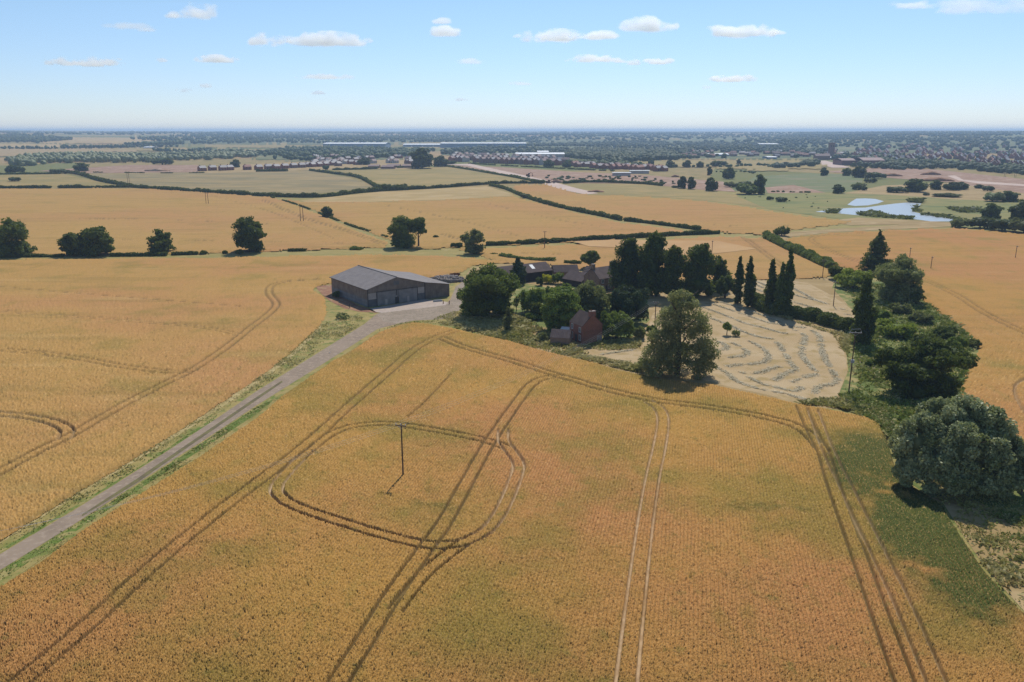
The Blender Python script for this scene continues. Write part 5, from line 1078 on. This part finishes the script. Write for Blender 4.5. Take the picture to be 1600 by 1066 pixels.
scatter('rough_grass', [
    ([(710, 512), (735, 500), (800, 490), (850, 515), (905, 545), (930, 560), (900, 562), (800, 535)], 6000, .7, .3), ([(905, 541), (960, 532), (1000, 525), (1000, 545), (940, 548)], 1500, .6, .3), ([(905, 556), (1000, 572), (1000, 584), (905, 562)], 1500, .6, .3),
    ([(1318, 520), (1338, 490), (1310, 440), (1400, 444), (1470, 487), (1528, 531), (1516, 573), (1501, 637), (1513, 657), (1400, 700), (1376, 661), (1310, 640), (1326, 580)], 5000, .6, .55),
    ([(1376, 661), (1357, 650), (1303, 637), (1250, 632), (1250, 628), (1320, 622), (1385, 640), (1400, 700)], 2500, .6, .3), ([(1380, 690), (1420, 730), (1474, 789), (1540, 890), (1602, 958), (1700, 1050), (1700, 800), (1500, 760)], 9000, .4, .5),
    ([(400, 590), (450, 552), (503, 507), (560, 490), (570, 505), (480, 560), (400, 610)], 2500, .3, .4), ([(0, 845), (213, 712), (400, 592), (400, 608), (213, 730), (0, 860)], 3000, .22, .4), ([(0, 895), (206, 764), (400, 637), (437, 620), (309, 714), (62, 876), (0, 915)], 3000, .2, .4),
    ([(590, 518), (625, 506), (668, 502), (735, 478), (745, 495), (710, 511), (660, 504), (600, 515)], 2500, .35, .35), ([(1175, 474), (1240, 500), (1330, 525), (1326, 560), (1300, 522), (1200, 490)], 2500, .5, .3)],
    'long rough grass on banks, verges and in the scrub belt', 'grass')
scatter('green_rough_grass', [([(1330, 520), (1345, 490), (1320, 445), (1400, 444), (1470, 487), (1520, 531), (1510, 573), (1497, 637), (1510, 657), (1400, 700), (1380, 661), (1335, 640), (1340, 580)], 15000, .6, .3), ([(1530, 800), (1560, 795), (1600, 800), (1700, 900), (1700, 1000), (1600, 880)], 2200, .4, .6), ([(1310, 618), (1340, 612), (1395, 640), (1400, 690)], 2500, .55, .3), ([(-60, 938), (0, 893), (206, 764), (400, 637), (425, 628), (400, 648), (206, 772), (0, 908)], 4500, .2, .35), ([(0, 859), (213, 733), (340, 648), (335, 656), (260, 705), (0, 864)], 2500, .2, .4)], 'green grass along the farm road and between the scrub bushes', 'green_grass')
scatter('reeds', [([(1340, 334), (1362, 330), (1390, 337), (1425, 340), (1428, 344), (1395, 342), (1345, 338)], 800, 1.5, .4), ([(1425, 331), (1430, 322), (1436, 328), (1440, 332)], 250, 1.8, .2), ([(1418, 316), (1440, 314), (1440, 318)], 250, 2.2, .2), ([(1290, 331), (1310, 331), (1308, 334), (1292, 334)], 150, 1.8, .3), ([(1440, 334), (1500, 341), (1500, 345), (1440, 337)], 300, 1.4, .4), ([(1480, 326), (1530, 326), (1530, 332), (1500, 333)], 500, 1.8, .35)], 'dark reeds along the edge of the ponds', 'reed', 'reeds')

# ------------------------------------------------------------------ distant houses, works and woods
M['far_brick'] = mat_mottle('far_red_brick', [(.30, .12, .08), (.24, .095, .065)], 1.0, obj=True)
M['far_brown'] = mat_mottle('far_brown_brick', [(.26, .15, .115), (.21, .12, .095)], 1.0, obj=True)
M['far_cream'] = mat_mottle('far_cream_render', [(.52, .47, .42), (.45, .40, .36)], 1.0, obj=True)
M['roof_sunlit'] = mat_mottle('sunlit_house_roof', [(.46, .42, .39), (.38, .345, .32)], 1.0, rough=.7, spec=.2, obj=True)  # sun glancing off the roofs is put into this pale colour
M['roof_brown'] = mat_mottle('brown_house_roof', [(.27, .18, .16), (.33, .225, .20)], 1.0, rough=.7, spec=.2, obj=True)
M['roof_red'] = mat_mottle('red_house_roof', [(.38, .185, .14), (.32, .16, .12)], 1.0, rough=.7, spec=.2, obj=True)
M['roof_grey'] = mat_mottle('grey_house_roof', [(.20, .18, .185), (.26, .24, .24)], 1.0, rough=.5, spec=.4, obj=True)
M['ware_blue'] = mat_mottle('blue_grey_cladding', [(.24, .30, .38), (.20, .26, .34)], .05, obj=True)
M['ware_roof'] = NT('white_warehouse_roof').fin((.72, .72, .71), .5, .3)
HOUSE = {}
def house(px_, pb, wall, roof, label, group, w=10.5, d=8.5, ev=5.0, rg=8.0, ang=0.0):
    key = (wall, roof, w, d, ev, rg)
    if key not in HOUSE:
        r = empty('terraced_house' if w > 12 else 'house', (0, 0, 0)); gabled(r, w, d, ev, rg, M[wall], M[roof], 'x', .3, .2)
        m = MB(); m.box(w * .15, w * .15 + 1, d / 2 - .5, d / 2 + .5, rg - 1, rg + 1.2); m.build('chimney', M[wall], r)
        for a in (.2, .7):
            for z in (.9, 3.1): m = MB(); m.box(w * a - .6, w * a + .6, -.05, .02, z, z + 1.2); m.build('window', M['glass'], r)
        HOUSE[key] = r; o = r
    else: o = dup(HOUSE[key], (0, 0, 0))
    q = P(px_, pb); o.location = (q[0], q[1], float(T(q[0], q[1])) - .1); o.rotation_euler = (0, 0, ang); tag(o, label, 'house', group)
R_ = random.Random(9)
for x, y, wl_, rf_ in [(313, 268, 'far_brick', 'roof_sunlit'), (329, 267, 'far_brick', 'roof_sunlit'), (345, 267, 'far_brick', 'roof_sunlit'), (357, 266.5, 'far_brick', 'roof_sunlit'), (383, 266, 'far_brick', 'roof_red'), (402, 266, 'far_brick', 'roof_sunlit')]:
    house(x, y, wl_, rf_, 'detached red brick house at the left end of the new estate', 'red houses at the left end of the estate', ang=R_.uniform(.7, 1.0))
for x, y in [(416, 265), (430, 265), (443, 264), (457, 263), (469, 262.5), (479, 261.5), (488, 261.5), (498, 261), (508, 260.5), (519, 259), (528, 260), (546, 257), (556, 258)]:
    house(x, y, 'far_brick' if R_.random() < .6 else 'far_brown', 'roof_sunlit', 'red brick house with a pale sunlit roof in the front row of the new estate', 'front row of the new estate', ang=R_.uniform(.65, 1.15))
for k in range(58):
    x = R_.uniform(488, 650); y = 254.5 + R_.uniform(-9, 4) - (x - 520) * .015
    house(x, y, R_.choice(['far_brown', 'far_brick', 'far_cream']), R_.choice(['roof_sunlit', 'roof_sunlit', 'roof_brown']), 'small house, its roof pale with sun, crowded behind the front row of the new estate', 'houses behind the front row of the new estate', ang=R_.choice([.8, .9, 1.0, .7, -.7]) + R_.uniform(-.1, .1))
for x, y, w in ((604, 262, 22), (628, 262.5, 26), (575, 263, 18), (596, 264, 20)):
    q = P(x, y); o = empty('farm_shed', (q[0], q[1], 0), R_.uniform(-.2, .1)); tag(o, 'low brown farm shed in front of the new estate houses', 'shed', 'old farm sheds before the estate'); gabled(o, w, 10, 3.2, 5.4, M['far_brown'], M['roof_brown'], 'x', .3, .2)
for k in range(64):
    f = k % 22; row = k // 22; x = 706 + f * 8.0 + R_.uniform(-2, 2) + row * 3; y = 252.8 + (x - 706) * .036 - row * 3.6 + R_.uniform(-.5, .5)
    if x > 885: continue
    house(x, y, R_.choice(['far_brown', 'far_brick', 'far_cream', 'far_brown']), R_.choice(['roof_brown', 'roof_sunlit', 'roof_brown', 'roof_grey']), 'tall brown brick terraced house in the estate beyond the haul road', 'brown terraces beyond the haul road', w=13.0, d=9.0, ev=7.5, rg=11.0, ang=R_.choice([.9, 1.0, 1.1, -.3]))
for k in range(30):
    x = 895 + k * 4.9 + R_.uniform(-2, 2); y = 260.8 + (x - 895) * .045 + R_.uniform(-2.2, 1.5)
    if x > 1056: continue
    house(x, y, 'far_brick', R_.choice(['roof_brown', 'roof_red', 'roof_sunlit', 'roof_red']), 'red brick house at the building site beside the valley meadow', 'red houses by the building site', ang=R_.uniform(.6, 1.1))
for k in range(135):
    x = R_.uniform(1335, 1640); t_ = R_.random(); y = 237 + (x - 1335) * .012 + t_ * 25 * (0.55 + .45 * (x - 1335) / 300)
    house(x, y, R_.choice(['far_brick', 'far_brown', 'far_brick']), R_.choice(['roof_brown', 'roof_red', 'roof_grey', 'roof_sunlit', 'roof_brown']), 'red or brown roofed house in the town on the right', 'houses of the town on the right', w=16.0, d=9.0, ev=5.6, rg=10, ang=R_.choice([.8, .9, 1.0, .85]) + R_.uniform(-.1, .1))
for k in range(45):
    x = R_.uniform(1010, 1340); y = 243 - (x - 1010) * .004 + R_.uniform(-4, 5)
    house(x, y, 'far_brown', R_.choice(['roof_brown', 'roof_red', 'roof_grey']), 'tiny roof among the trees left of the square church tower', 'roofs among the trees left of the church tower', w=14.0, d=9.0, ev=5.2, rg=8.6, ang=R_.uniform(-1, 1))

for k in range(40):
    x = R_.uniform(1345, 1640); y = R_.uniform(228, 240)
    house(x, y, R_.choice(['far_brick', 'far_cream']), R_.choice(['roof_red', 'roof_sunlit', 'roof_brown']), 'roof scattered among the hillside trees above the town on the right', 'houses on the hill above the town', w=18.0, d=10.0, ev=6.5, rg=11, ang=R_.uniform(.6, 1.1))

def works(name, x0, x1, yb, hgt, depth, wall, roof, label, cat='warehouse', group=None, round_=0.0):
    a, b = P(x0, yb), P(x1, yb); w = float(b[0] - a[0]); z = float(T(*((a + b) / 2))); o = empty(name, (a[0], a[1], z - 1)); tag(o, label, cat, group)
    m = MB(); m.box(0, w, 0, depth, 0, hgt); m.build('wall', M[wall], o)
    m = MB(); n = 10
    for k in range(n):
        t0, t1 = k / n, (k + 1) / n; f = lambda t: hgt + .3 + round_ * math.sin(math.pi * t)
        m.slab([(-1, -1 + t0 * (depth + 2), f(t0)), (w + 1, -1 + t0 * (depth + 2), f(t0)), (w + 1, -1 + t1 * (depth + 2), f(t1)), (-1, -1 + t1 * (depth + 2), f(t1))], .25)
    m.build('roof', M[roof], o)
    if w > 40:
        for k in range(3): m = MB(); m.box(w * (.2 + .28 * k), w * (.2 + .28 * k) + 5, -.3, .0, 0, min(5, hgt * .5)); m.build('loading_door', M['ware_roof'], o)
    return o
works('warehouse', 505, 603, 231.5, 15, 120, 'ware_blue', 'ware_roof', 'long blue-grey warehouse with a scalloped white roof behind the new estate', round_=3)
works('warehouse', 630, 690, 229.5, 8, 90, 'ware_blue', 'ware_roof', 'low white-roofed warehouse between the two long blue-grey ones', round_=3)
works('warehouse', 688, 822, 231, 15, 140, 'ware_blue', 'ware_roof', 'longest blue-grey warehouse with a flat white roof', round_=2)
works('factory', 806, 882, 247, 9, 90, 'far_cream', 'ware_roof', 'white flat-roofed factory behind the brown terraces', 'factory', round_=2)
works('factory', 840, 857, 243, 9, 60, 'far_cream', 'ware_roof', 'raised white hall on the white factory', 'factory', round_=2)
works('industrial_unit', 931, 962, 240, 5, 40, 'far_cream', 'ware_roof', 'thin white industrial unit among valley trees', 'industrial unit', round_=1)
works('industrial_unit', 1110, 1139, 244.5, 5, 60, 'ware_blue', 'ware_roof', 'wide low white roof at the edge of the valley meadow', 'industrial unit', round_=2)
works('industrial_unit', 1187, 1222, 229, 9, 80, 'ware_blue', 'ware_roof', 'white roof among trees left of the church tower', 'industrial unit', round_=2)
works('industrial_unit', 1200, 1214, 249, 5, 40, 'ware_blue', 'ware_roof', 'small white-roofed unit above the valley meadow', 'industrial unit', round_=1)
works('industrial_unit', 1290, 1304, 249.5, 5, 40, 'ware_blue', 'ware_roof', 'small blue-white unit below the church tower', 'industrial unit', round_=1)
works('industrial_unit', 224, 238, 232.5, 5, 50, 'far_cream', 'ware_roof', 'white barn roof among the far trees on the left', 'barn', round_=2)
works('brick_works', 1315, 1347, 258.5, 9, 40, 'far_brown', 'roof_brown', 'left half of the long brown shed by the building site', 'works', round_=3)
works('brick_works', 1348, 1381, 259.5, 10, 45, 'far_brown', 'roof_brown', 'right half of the long brown shed by the building site', 'works', round_=4)
works('site_cabin', 958, 985, 275, 5, 10, 'far_cream', 'ware_roof', 'row of white site cabins on the building site', 'cabins', round_=.3)
works('site_cabin', 985, 1014, 271.5, 5, 10, 'far_cream', 'ware_roof', 'white site hut behind the row of site cabins', 'cabins', round_=.3)
q = P(1298, 245); tw = empty('church_tower', (q[0], q[1], float(T(*q)))); TH = ztop(1298, 224, q[1]) - float(T(*q)); tag(tw, 'square dark brown church tower above the town roofs', 'tower')
m = MB(); m.box(-5.5, 5.5, -5.5, 5.5, 0, TH); m.build('tower_wall', M['far_brown'], tw)
m = MB(); m.box(-6, 6, -6, 6, TH, TH + 1.2); m.build('parapet', M['far_brown'], tw)
for x in (-2.5, 2.5): m = MB(); m.box(x - .9, x + .9, -5.6, -5.4, TH * .72, TH * .88); m.build('louvre', M['glass'], tw)
q = P(1274, 250); nv = empty('church_nave', (q[0], q[1], float(T(*q)))); tag(nv, 'long brown hall left of the square church tower', 'church'); gabled(nv, 30, 13, 8, 12, M['far_brown'], M['roof_brown'], 'x', .4, .3)
def pylon(px_, pb, pt, label):
    q = P(px_, pb); h = ztop(px_, pt, q[1]) - float(T(*q)); o = empty('lattice_pylon', (q[0], q[1], float(T(*q)))); tag(o, label, 'pylon', 'distant lattice pylons')
    m = MB(); b = h * .09
    for sx_ in (-1, 1):
        for sy_ in (-1, 1): m.tube([(sx_ * b, sy_ * b, 0), (sx_ * b * .3, sy_ * b * .3, h * .6), (0, 0, h)], .35, 4)
    for k in range(6):
        z0, z1 = h * k * .1, h * (k + 1) * .1; w0, w1 = b * (1 - .117 * k), b * (1 - .117 * (k + 1))
        m.tube([(-w0, -w0, z0), (w1, -w1, z1)], .2, 4); m.tube([(w0, -w0, z0), (-w1, -w1, z1)], .2, 4)
    m.build('mast', M['steel'], o)
    for z, w in ((.68, .16), (.8, .20), (.91, .14)): m = MB(); m.tube([(-h * w, 0, h * z), (0, 0, h * z + h * .03), (h * w, 0, h * z)], .3, 4); m.build('cross_arm', M['steel'], o)
pylon(959, 238, 213, 'tall lattice pylon rising from the valley trees behind the brown terraces'); pylon(1250, 232, 216, 'small lattice pylon left of the church tower'); pylon(849, 227, 208, 'faint lattice pylon near the white factory')
for x, y, h_, lab in ((1570, 277, 264, 'left of two posts beside the haul road at the far right'), (1586, 277, 265, 'right of two posts beside the haul road at the far right')):
    pole(x, y, h_, lab, kind='double')
# mounds of soil on the building sites
for x0, x1, yt, yb, mt, lab in ((1441, 1470, 265, 274, 'red_soil', 'dark brown mound of soil on the right-hand building site'), (1440, 1490, 274, 284, 'red_soil', 'wide dark soil bank below the brown mound'), (920, 945, 295, 301, 'red_soil', 'dark soil mound at the end of the haul road'),
                           (1378, 1410, 268, 276, 'red_soil', 'reddish soil heap beside the dark bushes'), (862, 880, 278, 286, 'soil', 'red earth heap beside the haul road'), (230, 265, 261, 268, 'soil', 'brown soil heap on the bare site at left'), (1050, 1062, 271, 277, 'red_soil', 'small red spoil heap right of the site cabins')):
    X, Y, w, h = spot(x0, x1, yt, yb); v = ICO3[0] * np.array([w / 2, w / 3, max(h * .6, 1.0)]); v = v * (.75 + .6 * vnoise(v[:, 0] * 3 + v[:, 2] * 2, v[:, 1] * 3, w * .5, 6))[:, None]; v[:, 2] = np.maximum(v[:, 2], 0)
    tag(link('soil_mound', mesh_np('soil_mound', v, ICO3[1], M[mt]), None, (X, Y, float(T(X, Y)))), lab, 'mound', 'soil mounds')
# site machines
def digger(px_, pb, label, ang):
    q = P(px_, pb); o = empty('excavator', (q[0], q[1], 0), ang); tag(o, label, 'excavator', 'machines on the building site'); o.scale = (1.3, 1.3, 1.3)
    for y in (-1.1, 1.1): m = MB(); m.prism([(-1.8, y - .3), (1.8, y - .3), (1.8, y + .3), (-1.8, y + .3)], 0, .85); m.build('track', M['trim'], o)
    m = MB(); m.box(-1.6, 1.2, -1.2, 1.2, .9, 2.1); m.build('body', M['rust'], o); m = MB(); m.box(.1, 1.4, -1.2, -.1, 2.12, 3.1); m.build('cab', M['glass'], o)
    m = MB(); m.tube([(1.2, .4, 1.6), (3.2, .4, 3.8), (5.0, .4, 2.6)], [.28, .24, .2], 6); m.tube([(5.0, .4, 2.6), (5.2, .4, .8)], .2, 6); ar = m.build('arm', M['rust'], o); m = MB(); m.box(4.7, 5.7, -.1, .9, .1, .8); m.build('bucket', M['trim'], ar)
digger(825, 275.5, 'small dark excavator at the left side of the haul road', .4); digger(857, 286.5, 'rusty excavator at the hedge gap on the haul road', -.5)

# woods and hedgerow trees of the far valley: reads as one mass
def far_mass(name, spots, label, leaf, cat='woodland'):
    """spots: x, y, width, height"""
    n = len(spots); v0, f0 = ICO1; k = len(v0); sp2 = np.array(spots)
    base = np.repeat(sp2[:, None, :], k, 1); v = v0[None] * (1 + .7 * (rng.random((n, k, 1)) - .5))
    x = base[..., 0] + v[..., 0] * base[..., 2] / 2; y = base[..., 1] + v[..., 1] * base[..., 2] / 2
    z = T(sp2[:, 0], sp2[:, 1])[:, None] + (v[..., 2] * .52 + .46) * base[..., 3]
    co = np.stack([x, y, z], -1).reshape(-1, 3); f = (f0[None] + (np.arange(n) * k)[:, None, None]).reshape(-1, 3)
    ti = np.clip(np.repeat(rng.uniform(0, .8, n) * .6 + .4 * vnoise(sp2[:, 0], sp2[:, 1], 150, 3), k) + rng.normal(0, .2, n * k), 0, 1)
    tag(link(name, mesh_np(name, co, f, L[leaf], dict(tint=ti))), label, cat, kind='stuff')
def region_spots(poly, n, w=(8, 15), h=(8, 14), clump=0.0):
    wl = world(poly); lo, hi = wl.min(0), wl.max(0); x = rng.uniform(lo[0], hi[0], n * 5); y = rng.uniform(lo[1], hi[1], n * 5)
    k = inside(wl, x, y) & (vnoise(x, y, 180, 77) > clump); x, y = x[k][:n], y[k][:n]
    return [(a, b, rng.uniform(*w), rng.uniform(*h)) for a, b in zip(x, y)]
def line_spots(px_pts, step=7.0, w=(7, 13), h=(6, 12), wob=4):
    wl = smooth(world(px_pts), 4); seg = np.linalg.norm(np.diff(wl, axis=0), axis=1); cum = np.concatenate([[0], np.cumsum(seg)]); out = []
    for s_ in np.arange(0, cum[-1], step):
        out.append((np.interp(s_, cum, wl[:, 0]) + rng.normal(0, wob), np.interp(s_, cum, wl[:, 1]) + rng.normal(0, wob), rng.uniform(*w), rng.uniform(*h)))
    return out
for nm_, pl_ in (('wood_floor', [(690, 243), (890, 248), (960, 257), (1010, 251), (1100, 249), (1260, 249), (1310, 237), (1320, 207), (1000, 206.6), (800, 207), (700, 225)]), ('wood_floor', [(1180, 226), (1310, 239), (1420, 241), (1720, 242), (1720, 207), (1400, 206.5), (1250, 207)]), ('wood_floor', [(200, 217), (270, 227), (400, 226), (560, 225), (800, 223), (800, 212), (420, 211)]), ('wood_floor', [(390, 248), (480, 253), (640, 248), (680, 236), (560, 231), (410, 236)])):
    drape_sheet(nm_, pl_, M['wood_floor'], .5)
S1 = region_spots([(18, 262), (60, 258), (120, 255), (240, 254), (250, 246), (140, 244), (60, 246), (10, 252)], 420, (9, 16), (8, 14)) + region_spots([(200, 252), (330, 250), (400, 246), (400, 236), (260, 240), (180, 244)], 420, (9, 16), (7, 12), .25)
far_mass('willow_belt', S1, 'grey-green willow belt in the valley on the left', 'willow', 'trees')
S2 = region_spots([(200, 218), (270, 226), (400, 225), (560, 224), (800, 222), (800, 213), (620, 213), (420, 212), (300, 211)], 1500, (11, 20), (10, 16)) + region_spots([(390, 247), (480, 252), (640, 247), (680, 236), (560, 232), (460, 232), (410, 238)], 620, (9, 15), (8, 13), .2)
S2 += line_spots([(0, 233), (80, 233), (160, 231), (280, 230)]) + line_spots([(100, 232), (200, 231.5)], 5, (9, 15), (9, 14)) + line_spots([(0, 221), (60, 222), (110, 219)]) + line_spots([(200, 228), (240, 227.5), (280, 226)], 4, (10, 15), (12, 16)) + line_spots([(60, 247), (120, 244), (190, 245)], 6) + line_spots([(330, 241), (400, 239), (480, 237)], 5) + line_spots([(240, 236), (290, 238), (330, 235)], 6)
S2 += region_spots([(-60, 222), (60, 224), (120, 218), (60, 212), (-60, 212)], 380, (12, 20), (10, 15), .3) + region_spots([(-100, 212), (300, 211), (800, 211), (800, 206.5), (300, 206.5), (-100, 206.5)], 1500, (16, 30), (9, 14), .42)
far_mass('woodland', S2, 'dark wooded belt and hedgerow trees on the far left', 'wood')
S3 = region_spots([(690, 243), (800, 240), (890, 247), (960, 256), (1010, 250), (1100, 248), (1260, 248), (1310, 236), (1180, 224), (960, 222), (820, 226), (690, 236)], 2300, (9, 15), (6, 11), .28)
S3 += region_spots([(880, 246), (960, 256), (1060, 250), (1040, 238), (900, 236)], 700, (10, 16), (9, 13)) + region_spots([(800, 224), (960, 223), (1180, 224), (1320, 220), (1320, 208), (1000, 207), (800, 208)], 1700, (14, 26), (9, 14), .3)
far_mass('woodland', S3, 'wooded valley beyond the brown terraces and the red estate', 'wood')
S4 = region_spots([(1180, 226), (1310, 236), (1420, 236), (1620, 235), (1700, 233), (1700, 208), (1400, 207), (1250, 208)], 2900, (11, 20), (8, 13), .27) + region_spots([(1330, 262), (1410, 266), (1480, 264), (1600, 274), (1680, 280), (1680, 268), (1560, 262), (1450, 255), (1350, 250)], 420, (8, 13), (6, 10), .25)
S4 += region_spots([(1300, 250), (1400, 252), (1480, 256), (1400, 243), (1310, 242)], 80, (9, 14), (8, 12), .3) + region_spots([(1500, 255), (1640, 262), (1640, 240), (1480, 238)], 60, (8, 12), (7, 10), .35) + line_spots([(1205, 263), (1235, 262), (1262, 259), (1275, 255)], 6, (8, 14), (6, 10), 8)
far_mass('woodland', S4, 'wooded hill behind the town on the right', 'wood')
S5 = line_spots([(1130, 262), (1190, 259), (1210, 262)], 9, (5, 8), (4, 6)) + line_spots([(960, 262), (1040, 262), (1120, 261)], 12, (6, 9), (4, 7)) + region_spots([(880, 257), (960, 261), (1010, 263), (960, 255)], 90, (7, 12), (6, 10)) + line_spots([(1210, 300), (1240, 301), (1275, 301)], 5, (3, 5), (1.2, 2.2), 2) + line_spots([(1120, 269), (1170, 269), (1175, 271)], 6, (3, 6), (2, 3), 2)
S5 += [(a, b, rng.uniform(1.2, 2.8), rng.uniform(.7, 1.4)) for a, b, _, _ in region_spots([(1150, 307), (1200, 303), (1330, 299), (1330, 312), (1290, 326), (1210, 326)], 14)] + [(a, b, rng.uniform(3, 7), rng.uniform(1.5, 3)) for a, b, _, _ in region_spots([(800, 276), (1000, 276), (1090, 292), (900, 284)], 70)]
far_mass('scrub', S5, 'scattered low scrub in the valley meadows and on the building site', 'far', 'scrub')

# ------------------------------------------------------------------ clouds
def mat_cloud(name, dens):
    t = NT(name); t.t.nodes.remove(t.b); p = t.n('ShaderNodeTexCoord').outputs['Object']
    sp = t.n('ShaderNodeSeparateXYZ'); t.l(p, sp.inputs[0])
    g = t.n('ShaderNodeVectorMath', operation='LENGTH'); mp = t.n('ShaderNodeMapping'); t.l(p, mp.inputs[0]); t.l(mp.outputs[0], g.inputs[0])
    geo = t.pos(); n1 = t.noise(geo, .0085, 5, .6, (.7, .7, 1.3)); n2 = t.noise(geo, .0036, 2, .5)
    f = t.math('SUBTRACT', 1.0, g.outputs['Value'])                       # 1 in the middle, 0 at the rim
    f = t.math('ADD', f, t.math('MULTIPLY', t.math('SUBTRACT', n1, .5), 1.7)); f = t.math('ADD', f, t.math('MULTIPLY', t.math('SUBTRACT', n2, .5), 2.2))
    flat = t.ramp(sp.outputs[2], -.50, -.30)                              # flat base
    d = t.math('MULTIPLY', t.math('MULTIPLY', t.ramp(f, .22, .55), flat), dens)
    v = t.n('ShaderNodeVolumePrincipled'); v.inputs['Color'].default_value = (.93, .965, 1, 1); v.inputs['Anisotropy'].default_value = .55; t.l(d, v.inputs['Density']); t.l(v.outputs[0], t.out.inputs['Volume'])
    return t.m
M['cloud'], M['wisp'] = mat_cloud('cumulus', .009), mat_cloud('cloud_wisp', .0034)
cm = {}
for k in ('cloud', 'wisp'): cm[k] = mesh_np('cloud', ICO2[0] * 1.08, ICO2[1], M[k])
def cloud(px_, py_, w, h, label, kind='cloud', alt=1150.0):
    d_ = ray(px_, py_); D = alt / d_[2] * d_[1]; x = alt / d_[2] * d_[0]; o = link('cloud', cm[kind], None, (x, D, alt + H))
    s_ = D / F; o.scale = (w * s_ * .66, min(w, 60) * s_ * .45, h * s_ * .66); tag(o, label, 'cloud', 'fair weather clouds')
for a in [(306, 21, 66, 24, 'puffy white cloud high at the left, larger lobe'), (273, 24, 26, 14, 'small puff attached left of the high left cloud'), (235, 47, 30, 9, 'thin small cloud below the high left cloud'), (408, 65, 70, 20, 'left half of the longest flat white cloud'), (512, 65, 100, 22, 'right half of the longest flat white cloud'),
          (690, 34, 30, 9, 'small upper cloud of the pair left of the middle'), (691, 51, 56, 15, 'lower wider cloud of the pair left of the middle'), (134, 98, 96, 16, 'flat faint cloud at far left'), (340, 94, 52, 12, 'small flat cloud below the longest cloud'), (254, 95, 17, 8, 'tiny cloud between the two flat left clouds'),
          (862, 59, 80, 20, 'broad white cloud right of the middle'), (935, 57, 66, 13, 'narrow cloud joined right of the broad middle cloud'), (1012, 42, 68, 24, 'bright domed cloud above the narrow cloud'), (1156, 51, 86, 22, 'white cloud with a pointed top at the right'), (1214, 52, 24, 6, 'wisp trailing off the pointed-top cloud'),
          (943, 93, 88, 13, 'flat low cloud right of the middle'), (989, 99, 22, 9, 'small knot at the end of the flat low cloud'), (1030, 97, 40, 10, 'thin cloud right of the flat low cloud'), (1148, 124, 60, 11, 'lone low cloud at the right'), (1425, 8, 56, 16, 'ragged cloud at the top right'), (810, 57, 14, 6, 'speck of cloud left of the broad middle cloud')]: cloud(*a)
for a in [(1545, 12, 170, 26, 'wispy streak at the top right corner'), (200, 42, 60, 10, 'faint wisp left of the thin small cloud'), (510, 121, 70, 8, 'faint low wisp below the longest cloud'), (735, 97, 40, 9, 'faint cloud below the middle pair'), (500, 146, 24, 6, 'very faint low cloud left of the middle'), (320, 135, 28, 8, 'small low faint cloud at left, upper'), (292, 142, 26, 8, 'small low faint cloud at left, lower'),
          (1104, 137, 14, 7, 'tiny faint cloud left of the lone low cloud'), (812, 131, 34, 7, 'tiny faint low cloud in the middle'), (720, 156, 20, 6, 'barely visible low cloud in the middle')]: cloud(*a, kind='wisp')

# ------------------------------------------------------------------ haze: one closed box of even air round everything
t = NT('haze'); t.t.nodes.remove(t.b)
v = t.n('ShaderNodeVolumePrincipled'); v.inputs['Color'].default_value = (.50, .70, 1.0, 1); v.inputs['Density'].default_value = 1.12e-4; v.inputs['Anisotropy'].default_value = .2
t.l(v.outputs[0], t.out.inputs['Volume'])
m = MB(); m.box(-27000, 27000, -27000, 27000, -2.0, 92.0); tag(m.build('haze', t.m), kind='stuff')
